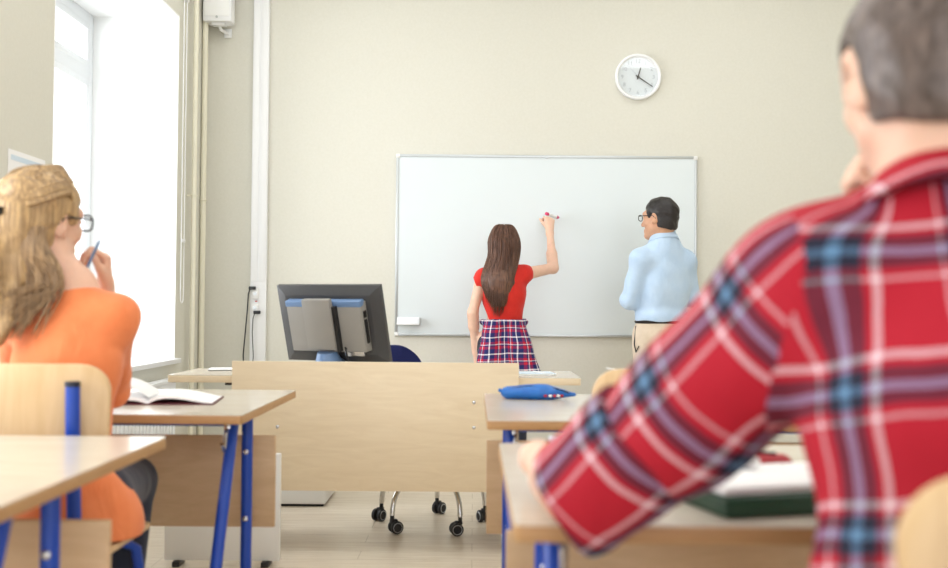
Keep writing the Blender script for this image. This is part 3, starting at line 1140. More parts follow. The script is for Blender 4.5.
# office chair
c = V((-.20, 5.2, 0))
o = thing('office_chair', 'navy blue swivel office chair on a chrome five-star base', 'chair', c)
for k in range(5):
    a = math.radians(14 + 72 * k)
    d = V((math.cos(a), math.sin(a), 0))
    pts = [d * .03 + V((0, 0, .262)), d * .10 + V((0, 0, .262)), d * .17 + V((0, 0, .245)), d * .225 + V((0, 0, .205)), d * .262 + V((0, 0, .15)), d * .272 + V((0, 0, .085))]
    ctl = [pts[0]] + pts + [pts[-1]]
    fine = []
    for i in range(len(pts) - 1):
        p, q, r, s = ctl[i], ctl[i + 1], ctl[i + 2], ctl[i + 3]
        for t in (0, .34, .67):
            fine.append(.5 * ((2 * q) + (r - p) * t + (2 * p - 5 * q + 4 * r - s) * t * t + (3 * q - p - 3 * r + s) * t ** 3))
    fine.append(pts[-1])
    l = MB().tube(fine, .0125, 12).build('base_leg', M['chrome'], o)
    b = random.uniform(0, 6.28)
    e = V((math.cos(b), math.sin(b), 0))
    s_ = V((-e.y, e.x, 0))
    cc = d * .272 + e * .018 + V((0, 0, .030))
    cm = MB().cyl(d * .272 + V((0, 0, .05)), d * .272 + V((0, 0, .09)), .010, 10)
    cm.box(d * .272 + e * .008 + V((0, 0, .058)), (.036, .022, .018), Matrix.Rotation(b, 3, 'Z'), .004)
    for g in (-1, 1):
        cm.tube([cc + s_ * g * .008, cc + s_ * g * .011, cc + s_ * g * .024, cc + s_ * g * .028], [.026, .030, .030, .024], 24)
    ca = cm.build('caster', M['rubber'], l)
    rm = MB()
    for g in (-1, 1):
        rm.tube([cc + s_ * g * .0285 + e * .0215 * math.cos(q) + V((0, 0, .0215 * math.sin(q))) for q in np.linspace(0, 2 * PI, 25)[:-1]], .0022, 6, closed=True)
    rm.build('caster_ring', M['caster'], l)
MB().cyl((0, 0, .235), (0, 0, .285), .045, 24).build('base_hub', M['chrome'], o)
MB().cyl((0, 0, .28), (0, 0, .44), .02, 18).build('gas_lift', M['black'], o)
MB().box((0, 0, .44), (.2, .2, .03), bev=.006).build('seat_plate', M['black'], o)
bd = V((-.27, .3, 0)).normalized()
ba = math.atan2(bd.y, bd.x) - PI / 2
RB = Matrix.Rotation(ba, 4, 'Z')
MB()._put(MB().plate(.45, .44, .06, .14, 0, Matrix.Translation((0, 0, .49)) @ RB @ Matrix.Rotation(-PI / 2, 4, 'X')).bm, Matrix.Identity(4)).build('seat', M['navy_cloth'], o, 60)
MB()._put(MB().plate(.42, .34, .05, .16, -.5, RB @ Matrix.Translation((0, .36, .695)) @ Matrix.Rotation(-.1, 4, 'X')).bm, Matrix.Identity(4)).build('backrest', M['navy_cloth'], o, 60)
MB().tube([RB @ V((0, .06, .43)), RB @ V((0, .30, .43)), RB @ V((0, .395, .5)), RB @ V((0, .40, .66))], .014, 10).build('back_arm', M['black'], o)

# ------------------------------------------------------------------ things on the desks
def sheet(mb, w, d, lift, n=14, th=.004, sgn=1):
    """One side of an open book: leaves that rise from the spine and fall to the fore edge."""
    prof = [(sgn * w * i / n, lift * math.sin(PI * min(1, (i / n) ** .55)) + .004) for i in range(n + 1)]
    lo = [(x, max(.002, z - th - lift * .3 * (1 - i / n))) for i, (x, z) in enumerate(prof)]
    b = bmesh.new()
    rows = []
    for y in (-d / 2, d / 2):
        rows.append(([b.verts.new((x, y, z)) for x, z in prof], [b.verts.new((x, y, z)) for x, z in lo]))
    (p0, q0), (p1, q1) = rows
    for i in range(n):
        b.faces.new((p0[i], p0[i + 1], p1[i + 1], p1[i]))
        b.faces.new((q0[i], q1[i], q1[i + 1], q0[i + 1]))
        b.faces.new((p0[i], q0[i], q0[i + 1], p0[i + 1]))
        b.faces.new((p1[i], p1[i + 1], q1[i + 1], q1[i]))
    for i in (0, n):
        b.faces.new((p0[i], p1[i], q1[i], q0[i]))
    bmesh.ops.recalc_face_normals(b, faces=b.faces[:])
    return mb._put(b, Matrix.Identity(4))

def open_book(name, label, cat, loc, rz, w, d, cover, lift=.02):
    o = thing(name, label, cat, loc, rz)
    MB().box((0, 0, .002), (2 * w + .012, d + .012, .004), bev=.001).build('cover', cover, o)
    for g in (-1, 1):
        sheet(MB(), w, d, lift * (1 if g > 0 else .7), sgn=g).build('pages', M['paper'], o)
    return o
p = at(149, 399, 3.3)
bk = open_book('open_book', 'open book with dark maroon cover lying by the orange sleeve', 'book', (p.x + .01, 3.33, DZ + .0005), .12, .19, .26, M['maroon'], .024)
m = MB()
for i in range(1):
    pts = [(-.0 - .09 * t, -.02 + .0 * t, .02 + .045 * math.sin(1.4 * t)) for t in np.linspace(0, 1, 10)]
    b = bmesh.new()
    f_ = [b.verts.new((x, -.11, z)) for x, y, z in pts]
    g_ = [b.verts.new((x, .11, z)) for x, y, z in pts]
    f2 = [b.verts.new((x - .001, -.11, z + .0012)) for x, y, z in pts]
    g2 = [b.verts.new((x - .001, .11, z + .0012)) for x, y, z in pts]
    for i in range(9):
        b.faces.new((f_[i], f_[i + 1], g_[i + 1], g_[i]))
        b.faces.new((f2[i], g2[i], g2[i + 1], f2[i + 1]))
    m._put(b, Matrix.Identity(4))
m.build('turning_page', M['paper'], bk)

# blue pencil case
a, b = at(499, 398, 3.52), at(578, 399, 3.52)
cx = (a.x + b.x) / 2
o = thing('pencil_case', 'bright blue zipped pencil case on the desk beside the empty chair', 'pencil case', (cx, 3.52, DZ))
S = SDF()
hw = (b.x - a.x) / 2
S.el((cx - .02, 3.52, DZ + .021), (hw * .78, .05, .024), k=.02)
S.rc((cx - hw + .03, 3.52, DZ + .02), (cx + .02, 3.52, DZ + .021), .017, .022, .02)
S.rc((cx, 3.52, DZ + .02), (cx + hw - .012, 3.52, DZ + .016), .022, .006, .02)
S.cut((0, 0, DZ + .0008), (0, 0, -1))
solid('case_body', S, .0025, M['case'], o, wr=.0012, wf=60)
MB().tube([(-hw + .035, -.018, .036), (-.03, -.02, .0435), (.06, -.018, .036), (hw - .03, -.008, .022)], .0028, 6).build('zip', M['blue_cap'], o)
MB().box((-hw + .012, -.004, .026), (.03, .016, .012), Matrix.Rotation(.25, 3, 'Y'), .004).build('pull_tab', M['case'], o)
for i, (x, c_) in enumerate(((.02, 'redcase'), (.036, 'paper'), (.05, 'redcase'), (.062, 'paper'), (.074, 'redcase'))):
    MB().ball((x, -.0465 + .0025 * i * .6, .0145), (.006, .003, .0045)).build('printed_motif', M[c_], o)

# papers on the teacher desk
c = at(533, 376, 4.78)
o = thing('exercise_book', 'pale exercise book lying on the right end of the teacher desk', 'book', (c.x - .03, 4.80, .7605), .1)
MB().box((0, 0, .004), (.24, .17, .008), bev=.001).build('book_pages', M['paper'], o)
MB().box((0, 0, .009), (.244, .174, .002)).build('cover', M['paperblue'], o)
tag(MB().tube([(.36, 4.72, .7655), (.47 - .2, 4.79, .7755)], .004, 8).build('ballpoint_pen', M['white']), 'white pen resting on the pale exercise book', 'pen')
o = thing('folder', 'thin white folder lying on the teacher desk near the window', 'folder', (-1.12, 5.0, .7605), .15)
MB().box((0, 0, .003), (.24, .16, .006), bev=.001).build('folder_cover', M['paper'], o)
MB().box((0, -.081, .003), (.236, .003, .004)).build('folder_spine', M['grey'], o)

# pamphlet with raised page on the second right desk
a, b, e = at(607, 368.3, 3.2), at(640, 375.8, 3.2), at(640, 368, 3.6)
o = thing('pamphlet', 'white pamphlet with a raised leaf beyond the empty chair', 'pamphlet', (.52, 3.25, DZ + .0005))
MB().box((.05, .0, .002), (.15, .21, .004), bev=.001).build('pamphlet_pages', M['paper'], o)
m = MB()
l0 = V((.52 + .13, 3.25, DZ + .006)) - o.location
top = [V((a.x, 3.2, a.z)) - o.location, V((b.x, 3.2, b.z)) - o.location]
q = [top[0], top[1], V((top[1].x + .02, top[1].y + .1, top[1].z - .03)), l0 + V((0, .1, 0)), l0 + V((0, -.1, 0))]
bm_ = m.bm
n_ = 8
for s_ in (0, .002):
    rows = []
    for i in range(n_ + 1):
        t = i / n_
        up = top[0].lerp(l0, t)
        up.z = top[0].z + (l0.z - top[0].z) * (t ** 1.6) - s_
        wd = .008 + .0
        rows.append((bm_.verts.new(up + V((0, -.02 - .08 * t, 0))), bm_.verts.new(up + V((0, .05 + .05 * t, .0)))))
    for r, s2 in zip(rows, rows[1:]):
        bm_.faces.new((r[0], s2[0], s2[1], r[1]))
m.build('raised_leaf', M['paper'], o)

# boy's desk: folder, notebook, red case, pale book
p0, p1 = at(690, 500, 1.66), at(800, 470, 1.9)
o = thing('ring_binder', 'thick dark green folder under the white notebook', 'folder', (.48, 1.675, DZ), .26)
MB().box((0, 0, .014), (.31, .24, .027), bev=.006).build('folder_body', M['green'], o)
MB().box((0, .0, .0285), (.305, .235, .002), bev=.0005).build('cover', M['green'], o)
o = thing('notebook', 'white notebook lying open on the dark green folder', 'notebook', (.468, 1.68, DZ + .030), .32)
MB().box((0, 0, .005), (.28, .2, .009), bev=.001).build('notebook_pages', M['paper'], o)
MB().box((0, 0, .0105), (.278, .198, .002), bev=.0005).build('top_leaf', M['paper'], o)
o = thing('pencil_pouch', 'red pencil pouch lying beyond the white notebook', 'pencil case', (.43, 1.86, DZ))
S = SDF().rc((.33, 1.86, DZ + .026), (.54, 1.87, DZ + .026), .028, .024, flat=((0, 1, 0), 1.15)).cut((0, 0, DZ + .0008), (0, 0, -1))
solid('pouch_body', S, .004, M['redcase'], o, wr=.002, wf=50)
MB().tube([(-.09, -.01, .054), (.1, -.0, .05)], .003, 6).build('zip', M['blue_cap'], o)
tag(MB().ball((.445, 1.73, DZ + .0525), (.022, .014, .010)).ball((.458, 1.738, DZ + .053), (.012, .012, .009)).build('eraser', M['white']),
    'small white eraser lying on the notebook', 'eraser')
c = at(560, 436, 2.2)
o = thing('textbook', 'pale blue textbook at the far left corner of the plaid boy desk', 'book', (.28, 2.22, DZ), -.05)
MB().box((0, 0, .012), (.235, .17, .02), bev=.001).build('book_pages', M['paper'], o)
MB().box((0, 0, .0225), (.24, .175, .002)).box((0, 0, .001), (.24, .175, .002)).build('cover', M['paperblue'], o)

# ------------------------------------------------------------------ people
def shoe(parent, heel, fwd, m, name='shoe'):
    h, f = V(heel), V(fwd).normalized()
    S = SDF()
    S.rc(h + V((0, 0, .035)), h + f * .17 + V((0, 0, .03)), .038, .036, .02)
    S.rc(h + V((0, 0, .05)), h + f * .06 + V((0, 0, .085)), .036, .04, .03)
    S.el(h + f * .19 + V((0, 0, .028)), (.046, .05, .032), k=.03)
    S.cut((0, 0, .002), (0, 0, -1))
    solid(name, S, .006, m, parent)


def hair_cap(S, H, t=.012, low=-.075, front=.0, k=.012, ear=True, earz=0):
    s, R, p = H.s, H.R, H.p
    S.el(p(0, -.013, .036), ((.077 + t) * s, (.098 + t) * s, (.086 + t) * s), R, .02)
    S.el(p(0, -.045, -.035), ((.064 + t * .7) * s, (.058 + t * .6) * s, (.075) * s), R, .03)
    S.el(p(0, .105 + front, -.03), (.1 * s, .085 * s, .105 * s), R, k, True)
    if ear:
        for g in (-1, 1):
            S.el(p(g * .09, .012, -.03 + earz), (.034 * s, .036 * s, .05 * s), R, k, True)
    S.cut(p(0, -.06, low), R @ V((0, .25, -1)))


# --- the pupil at the whiteboard
root = thing('person', 'long-haired pupil in red top and tied plaid shirt writing on the whiteboard', 'person', (.185, 6.55, 0))
H = Head((.185, 6.585, 1.447), rot(-.06, .05), .97)
Nk, SL, SR = V((.185, 6.56, 1.318)), V((.058, 6.55, 1.252)), V((.312, 6.575, 1.275))
C, P = V((.185, 6.555, 1.16)), V((.185, 6.555, .90))
I3 = rot(0)
eL, wL = V((-.006, 6.53, 1.03)), V((.012, 6.575, .80))
eR, wR = V((.502, 6.745, 1.318)), V((.490, 6.895, 1.575))
S = SDF()
torso(S, P, C, Nk, SL, SR, I3, 0, .82, .9, .98, .045)
H.body(S, Nk, .05)
limb(S, SL + V((-.012, 0, -.01)), eL, .038, .030)
limb(S, eL, wL, .031, .021, bulge=.003)
limb(S, SR + V((.01, 0, 0)), eR, .040, .032)
limb(S, eR, wR, .032, .021, bulge=.004)
hand(S, wL + V((0, 0, -.0)), (.05, .08, -1), (1, .1, 0), False, [.35, .4, .45, .5], s=.93)
hand(S, wR, (.02, .42, .9), (-.25, .85, -.35), True, [(.95, 1.0, .5), (1.05, 1.1, .6), (1.15, 1.2, .7), (1.25, 1.2, .7)], th=(.35, .8, .5), thc=.35, s=.93)
for g in (-1, 1):
    S.chain([(.185 + g * .085, 6.555, .86), (.185 + g * .09, 6.56, .48), (.185 + g * .1, 6.545, .07)], [.07, .045, .035], .03)
    S.rc((.185 + g * .1, 6.55, .045), (.185 + g * .105, 6.66, .03), .03, .026)
solid('body', S, .0045, [M['skin_pale'], M['lip'], M['eyewhite'], M['iris']], root, H.zones())
S = SDF()
torso(S, P, C, Nk + V((0, 0, -.03)), SL, SR, I3, .010, .82, .92, 1.0, .040)
S.rc(SL, SL + V((-.03, 0, -.035)), .043, .043, .02)
S.rc(SR, SR + V((.045, .03, .008)), .045, .042, .02)
S.el(Nk + V((0, .01, .03)), (.075, .07, .04), k=.01, sub=True)
S.cut((.352, 6.59, 1.29), (1, .4, .2)).cut((.005, 6.5, 1.22), (-.9, 0, -.35)).cut((0, 0, .972), (0, 0, -1))
solid('blouse', S, .0045, M['redtop'], root, wr=.0016, wf=34, seed=3)
S = SDF()
S.rc((.185, 6.555, 1.0), (.205, 6.555, .50), .118, .205, .02, flat=((0, 1, 0), .78))
S.rc((.25, 6.50, .98), (.36, 6.50, .60), .05, .075, .05)
S.rc((.12, 6.49, .98), (.08, 6.47, .60), .05, .08, .05)
S.cut((0, 0, .986), (0, 0, 1)).cut((.2, 6.5, .56), (-.1, 0, -1))
ring = [(.185 + .134 * math.cos(a), 6.555 + .1 * math.sin(a), .976) for a in np.linspace(0, 2 * PI, 22)]
S.chain(ring, [.010] * 22, .02)
S.chain([(.185, 6.66, .98), (.15, 6.69, .92), (.14, 6.70, .80)], [.022, .03, .035], .01)
S.chain([(.185, 6.66, .98), (.22, 6.69, .92), (.235, 6.70, .80)], [.022, .03, .035], .01)
solid('tied_shirt', S, .0045, M['plaid_small'], root, segs=[((.185, 6.555, 1.1), (.2, 6.555, .5), .17, (0, -1, 0), .03, .02)], wr=.003, wf=24, seed=9)
S = SDF()
S.el((.19, 6.555, .88), (.128, .095, .11), k=.03)
for g in (-1, 1):
    S.chain([(.185 + g * .075, 6.555, .84), (.185 + g * .09, 6.56, .48), (.185 + g * .1, 6.545, .10)], [.088, .058, .046], .02)
S.cut((0, 0, .09), (0, 0, -1))
solid('jeans', S, .006, M['jeans'], root, wr=.0015, wf=30)
for g in (-1, 1):
    shoe(root, (.185 + g * .1, 6.54, 0), (g * .1, 1, 0), M['white'])
# hair: a full fall down the back
S = SDF()
s, R, p = H.s, H.R, H.p
S.el(p(0, -.013, .036), (.09 * s, .108 * s, .097 * s), R, .02)
S.rc(p(0, -.055, -.02), (.152, 6.485, 1.22), .082, .09, .05, flat=((0, 1, 0), .6))
S.rc((.15, 6.485, 1.22), (.145, 6.462, 1.09), .09, .05, .03, flat=((0, 1, 0), .4))
S.el(p(0, .11, -.03), (.1 * s, .075 * s, .11 * s), R, .01, True)
S.cut((0, 0, 1.07), (0, 0, -1))
hb = solid('hair', S, .0045, M['hair_brown'], root, wr=.002, wf=60, seed=5)
paths = []
for i in range(420):
    a = random.uniform(-1.75, 1.75)
    q = random.uniform(-.06, .07)
    sa, ca = math.sin(a), math.cos(a)
    rr = random.uniform(.97, 1.06)
    end = V((.146 + sa * .055 + random.gauss(0, .007), 6.462 - .02 * ca + random.gauss(0, .006) + .012 * abs(sa), 1.015 + random.uniform(-.015, .06) + .10 * sa * sa))
    paths.append([p(.004 * math.copysign(1, sa), q, .136 + .004 * rr - abs(q) * .12), p(sa * .06, q * .6 - .055 * ca, .121 * rr),
                  p(sa * .097 * rr, -.015 - .116 * max(ca, -.1) * rr, .04), p(sa * .098 * rr, -.03 - .105 * max(ca, 0) * rr, -.06),
                  V((.142 + sa * .1, 6.478 - .035 * ca, 1.235)), end])
strands('hair_strands', paths, .0022, M['hair_brown'], hb, 18)

# marker held by the pupil
a, b = V((.470, 6.955, 1.684)), V((.563, 7.036, 1.664))
d = (b - a).normalized()
o = thing('marker', 'white whiteboard marker with pink ends in the raised hand', 'marker', (a + b) / 2)
mb = MB().cyl(a + d * .02 - o.location, b - d * .03 - o.location, .0105, 16)
mb.build('marker_barrel', M['white'], o)
MB().cyl(a - o.location, a + d * .02 - o.location, .0108, 16).build('marker_end', M['pink'], o)
MB().tube([b - d * .03 - o.location, b - d * .012 - o.location, b - d * .008 - o.location, b - o.location], [.0108, .010, .005, .003], 14).build('marker_tip', M['pink'], o)

# --- the teacher
root = thing('person', 'dark-haired man in light blue shirt with folded arms facing the whiteboard', 'person', (1.14, 6.40, 0))
yb = math.radians(20)
RBd = rot(yb)
rt, fw = RBd @ V((1, 0, 0)), RBd @ V((0, 1, 0))
H = Head((1.116, 6.375, 1.606), rot(math.radians(50), .02), 1.03)
Nk = V((1.145, 6.385, 1.485))
SL, SR = V((1.000, 6.335, 1.352)), V((1.278, 6.44, 1.358))
C, P = V((1.148, 6.40, 1.23)), V((1.135, 6.42, .93))
eL, wL = V((.932, 6.36, 1.115)), V((1.14, 6.575, 1.13))
eR, wR = V((1.335, 6.50, 1.13)), V((1.10, 6.60, 1.10))
tip = V((.985, 6.47, 1.125))
S = SDF()
torso(S, P, C, Nk, SL, SR, RBd, 0, .98, 1, 1, .05)
H.body(S, Nk, .058)
limb(S, SL, eL, .046, .038)
limb(S, eL, wL, .038, .027)
limb(S, SR, eR, .046, .038)
limb(S, eR, wR, .038, .027)
hand(S, wR, (tip - wR), (-.2, -.6, .5), True, [.25, .3, .3, .35], s=1.0)
hand(S, wL, (.85, .1, .1), (.2, -1, 0), False, [.3, .3, .35, .4], s=1.0)
for g in (-1, 1):
    q = P + rt * g * .09
    S.chain([q, q + V((0, 0, -.44)) + rt * g * .01, q + V((0, 0, -.86)) + rt * g * .02], [.08, .05, .036], .03)
    S.rc(q + V((0, 0, -.88)) + rt * g * .02, q + V((0, 0, -.895)) + rt * g * .03 + fw * .11, .03, .028)
solid('body', S, .0045, [M['skin_tan'], M['lip'], M['eyewhite'], M['iris']], root, H.zones())
S = SDF()
torso(S, P + V((0, 0, .03)), C, Nk, SL, SR, RBd, .014, .98, 1.08, .98, .05)
S.rc(Nk + V((0, 0, -.07)), Nk + V((0, 0, .02)), .088, .066, .05)
S.rc(SL, eL, .061, .054, .03)
S.rc(eL, wL, .052, .042, .02)
S.rc(SR, eR, .061, .054, .03)
S.rc(eR, wR, .052, .042, .02)
S.el(V((1.14, 6.41, 1.02)), (.158, .115, .04), RBd, .04)
S.cut((0, 0, .992), (0, 0, -1)).cut(Nk + V((0, 0, .012)), (-.1, -.05, 1))
solid('shirt', S, .0045, M['skyshirt'], root, wr=.0045, wf=22, seed=12)
# collar
mb = MB()
pts = []
for i in range(41):
    a = -PI / 2 + .35 + (2 * PI - .7) * i / 40 + PI
    pts.append((math.cos(a), math.sin(a)))
def collar(parent, ctr, R, r0, r1, h, m, drop=.028, uv=False, tilt=0):
    mb = MB()
    prof = [(r1, 0), (r0, h), (r0 + .003, h + .004), (r0 + .008, h + .001), (r1 + .016, h - drop), (r1 + .012, h - drop - .001), (r0 + .004, h - .004), (r1 - .004, 0)]
    rows = []
    n = 44
    for i in range(n + 1):
        a = PI / 2 + .22 + (2 * PI - .44) * i / n
        row = []
        for r, z in prof:
            q = V((r * math.cos(a), r * 1.02 * math.sin(a), z - .012 * math.sin(a)))
            row.append(mb.bm.verts.new(V(ctr) + R @ q - parent.location))
        rows.append(row)
    for a, b in zip(rows, rows[1:]):
        for j in range(len(prof)):
            mb.bm.faces.new((a[j], b[j], b[(j + 1) % len(prof)], a[(j + 1) % len(prof)]))
    mb.bm.faces.new(rows[0])
    mb.bm.faces.new(rows[-1][::-1])
    bmesh.ops.recalc_face_normals(mb.bm, faces=mb.bm.faces[:])
    if uv:
        ul = mb.bm.loops.layers.uv.new('UVMap')
        for f in mb.bm.faces:
            for l in f.loops:
                c_ = l.vert.co
                l[ul].uv = (c_.x * 1.1 + .05, c_.z + c_.y * .6 + .12)
    return mb.build('collar', m, parent, 60)
collar(root, Nk + V((-.004, .0, -.014)), RBd @ Matrix.Rotation(-.12, 3, 'X'), .064, .078, .05, M['skyshirt'], .05)
S = SDF()
S.el(P, (.168, .124, .13), RBd, .05)
S.el(P - fw * .05 + V((0, 0, -.03)), (.14, .085, .1), RBd, .04)
for g in (-1, 1):
    q = P + rt * g * .085 + V((0, 0, -.04))
    S.chain([q, q + V((0, 0, -.42)) + rt * g * .015, q + V((0, 0, -.84)) + rt * g * .02], [.098, .072, .066], .03)
S.cut((0, 0, .998), (0, 0, 1)).cut((0, 0, .03), (0, 0, -1))
tr = solid('trousers', S, .005, M['chino'], root, wr=.0025, wf=26, seed=4)
mb = MB()
for g, zz in ((.075, .91),):
    q = P + rt * g - fw * .128 + V((0, 0, zz - .93))
    mb.box(q - root.location, (.11, .004, .006), RBd)
mb.build('back_pocket', M['chino'], tr)
mb = MB()
mb.tube([P - root.location + V((0, 0, .055)) + rt * .157 * math.cos(a) + fw * .116 * math.sin(a) for a in np.linspace(0, 2 * PI, 49)[:-1]], .012, 8, closed=True)
for v in mb.bm.verts:
    pass
mb.build('belt', M['leather'], root)
q = P - root.location + V((0, 0, .03)) - rt * .172
MB().tube([q, q + V((-.006, -.01, -.05)), q + V((-.012, -.015, -.11)), q + V((-.004, -.03, -.155)), q + V((.01, -.05, -.12))], .004, 6).build('key_lanyard', M['black'], root)
for g in (-1, 1):
    shoe(root, P + rt * g * .105 + V((0, 0, -.93)) - fw * .03, fw + rt * g * .15, M['leather'])
S = SDF()
hair_cap(S, H, .008, -.06, .0)
hb = solid('hair', S, .004, M['hair_black'], root, wr=.0022, wf=70, seed=2)
H.glasses(root, M['black'], .0026, .017)

# --- the boy in front
root = thing('person', 'boy in red plaid shirt seen from behind leaning on his desk', 'person', (.555, 1.18, 0))
RT = rot(0, -.27)
H = Head((.541, 1.285, 1.340), rot(.04, -.1), 1.04)
Nk = V((.550, 1.265, 1.176))
SL, SR = V((.385, 1.285, 1.088)), V((.715, 1.255, 1.10))
C, P = V((.553, 1.20, .93)), V((.56, 1.10, .592))
eL, wL = V((.140, 1.465, .812)), V((.105, 1.70, .822))
eR, wR = V((.735, 1.51, .96)), V((.572, 1.465, 1.185))
S = SDF()
torso(S, P, C, Nk, SL, SR, RT, 0, 1.0, 1, 1, .055)
H.body(S, Nk, .058, 1.25)
limb(S, SL, eL, .05, .042)
limb(S, eL, wL, .043, .028, bulge=.004)
limb(S, SR, eR, .05, .042)
limb(S, eR, wR, .043, .028, bulge=.004)
hand(S, wL, (.15, 1, -.03), (0, 0, -1), False, [.08, .09, .1, .12], th=(.75, .6, .0), s=1.0)
hand(S, wR, (-.55, -.25, .8), (.2, -.9, .2), True, [(1.0, 1.2, .7), (1.05, 1.2, .7), (1.1, 1.25, .8), (1.1, 1.3, .8)], s=1.0)
for g in (-1, 1):
    q = V((.56 + g * .09, 1.12, .56))
    kn = V((.56 + g * .12, 1.56, .545))
    an = V((.56 + g * .13, 1.56, .08))
    S.chain([q, kn, an], [.08, .055, .038], .03)
    S.rc(an + V((0, 0, -.035)), an + V((0, .11, -.05)), .03, .026)
solid('body', S, .005, [M['skin_pale'], M['lip'], M['eyewhite'], M['iris']], root, H.zones())
eS = V((.166, 1.452, .815))
S = SDF()
torso(S, P, C, Nk, SL, SR, RT, .020, 1.0, 1.22, 1.1, .06)
S.rc(SL + V((.03, -.01, -.02)), SL.lerp(eS, .55) + V((.012, 0, -.018)), .104, .09, .04)
S.rc(SL.lerp(eS, .5) + V((.01, 0, -.01)), eS, .09, .075, .03)
S.rc(SR, eR, .080, .070, .04)
S.rc(eR, eR.lerp(wR, .8), .066, .05, .02)
S.cut((0, 0, .475), (0, 0, -1))
cn = V((-.72, .35, -.52)).normalized()
cp = V((.118, 1.46, .80))
S.cut(cp, cn).notch(1.473, .7665)
ax = [(SL + V((.0, 0, 0)), eS, .088, (0, -1, .3), .02, .03),
      (P + V((0, 0, -.1)), Nk + V((0, 0, -.02)), .165, (0, -1, 0), .1, .055),
      (SR, eR, .085, (0, -1, .3), 0, 0), (eR, wR, .07, (0, -1, .3), 0, 0)]
solid('shirt', S, .005, M['plaid'], root, segs=ax, wr=.0042, wf=19, seed=21)
# turned-up cuff about the elbow
S = SDF()
q0 = SL.lerp(eS, .66)
S.rc(q0 + V((.006, 0, -.006)), eS + V((-.012, .004, -.008)), .092, .082, .02)
dd = (eS - SL).normalized()
S.cut(q0 + dd * .012, -dd).cut(cp, cn).notch(1.473, .7665)
solid('sleeve_cuff', S, .005, M['plaid'], root, segs=[(SL, eS, .085, (.35, -1, .2), .13, .10)], wr=.004, wf=24, seed=8)
c_ = collar(root, Nk + V((0, -.012, .0)), rot(0, -.25), .066, .084, .042, M['plaid'], .04, True)
S = SDF()
S.el(P + V((0, 0, .02)), (.175, .13, .11), k=.03)
for g in (-1, 1):
    q = V((.56 + g * .09, 1.12, .57))
    kn = V((.56 + g * .12, 1.56, .55))
    an = V((.56 + g * .13, 1.56, .12))
    S.chain([q, kn, an], [.092, .07, .055], .03)
S.cut((0, 0, .09), (0, 0, -1)).cut((0, 0, .466), (0, -1, -.9)) if False else S.cut((0, 0, .09), (0, 0, -1))
solid('jeans', S, .007, M['jeans'], root)
for g in (-1, 1):
    shoe(root, (.56 + g * .13, 1.53, 0), (g * .1, 1, 0), M['white'])
S = SDF()
hair_cap(S, H, .013, -.066, .0, earz=.022)
hb = solid('hair', S, .004, M['hair_ash'], root, wr=.002, wf=60, seed=6)

# --- the woman in orange
root = thing('person', 'blond woman in orange top resting her chin on her hand', 'person', (-1.06, 2.74, 0))
RT = rot(-.12, -.18)
H = Head((-1.146, 2.80, 1.278), rot(math.radians(-27), .02, .06), 1.07)
Nk, SL, SR = V((-1.062, 2.80, 1.108)), V((-1.195, 2.785, 1.045)), V((-.948, 2.79, 1.024))
C, P = V((-1.062, 2.775, .90)), V((-1.05, 2.70, .575))
eR, wR = V((-1.012, 2.985, .818)), V((-1.024, 2.945, 1.11))
eL, wL = V((-1.28, 2.99, .815)), V((-1.235, 3.13, .822))
S = SDF()
torso(S, P, C, Nk, SL, SR, RT, 0, .86, .92, 1.08, .045)
H.body(S, Nk, .052)
limb(S, SR, eR, .040, .034)
limb(S, eR, wR, .034, .024)
limb(S, SL, eL, .040, .034)
limb(S, eL, wL, .034, .024)
hand(S, wR, (.02, -.16, 1), (-.75, -.5, .1), True, [(1.0, 1.1, .6), (1.05, 1.15, .6), (1.1, 1.2, .7), (1.15, 1.2, .7)], th=(.4, .8, .4), s=.95)
hand(S, wL, (.25, .9, -.04), (0, 0, -1), False, [.08, .09, .1, .12], th=(.75, .6, .0), s=.93)
for g in (-1, 1):
    q = V((-1.05 + g * .085, 2.72, .56))
    kn = V((-1.065 + g * .075, 3.10, .55))
    an = V((-1.065 + g * .075, 2.98, .085))
    S.chain([q, kn, an], [.075, .052, .035], .03)
    S.rc(an + V((0, 0, -.04)), an + V((0, .11, -.055)), .028, .025)
solid('body', S, .0045, [M['skin'], M['lip'], M['eyewhite'], M['iris']], root, H.zones())
S = SDF()
torso(S, P, C, Nk + V((0, 0, -.035)), SL, SR, RT, .012, .86, .98, 1.08, .046)
S.rc(SR, eR, .050, .046, .05)
S.rc(eR, eR.lerp(wR, .62), .044, .036, .02)
S.rc(SL, eL, .052, .044, .03)
S.rc(eL, eL.lerp(wL, .7), .043, .034, .02)
S.el(P + V((.02, .02, -.09)), (.192, .165, .165), RT, .05)
S.el(Nk + V((-.005, .0, .035)), (.085, .08, .042), rot(0, 0, .2), .012, True)
S.cut((0, 0, .477), (0, 0, -1))
solid('top', S, .0045, M['orange'], root, wr=.0034, wf=22, seed=15)
S = SDF()
S.el(P + V((0, .02, .0)), (.165, .12, .09), k=.03)
for g in (-1, 1):
    q = V((-1.05 + g * .085, 2.74, .565))
    kn = V((-1.065 + g * .075, 3.10, .55))
    an = V((-1.065 + g * .075, 2.99, .12))
    S.chain([q, kn, an], [.088, .064, .05], .03)
S.cut((0, 0, .09), (0, 0, -1))
solid('jeans', S, .006, M['jeans'], root)
for g in (-1, 1):
    shoe(root, (-1.065 + g * .075, 2.95, 0), (g * .1, 1, 0), M['leather'])
p, s, R = H.p, H.s, H.R
S = SDF()
hair_cap(S, H, .014, -.09, -.008, ear=True)
S.rc(p(0, -.085, .0), V((-1.19, 2.735, 1.16)), .062, .06, .04)
S.rc(V((-1.19, 2.735, 1.18)), V((-1.20, 2.675, .99)), .06, .038, .03, flat=((.4, .9, 0), .6))
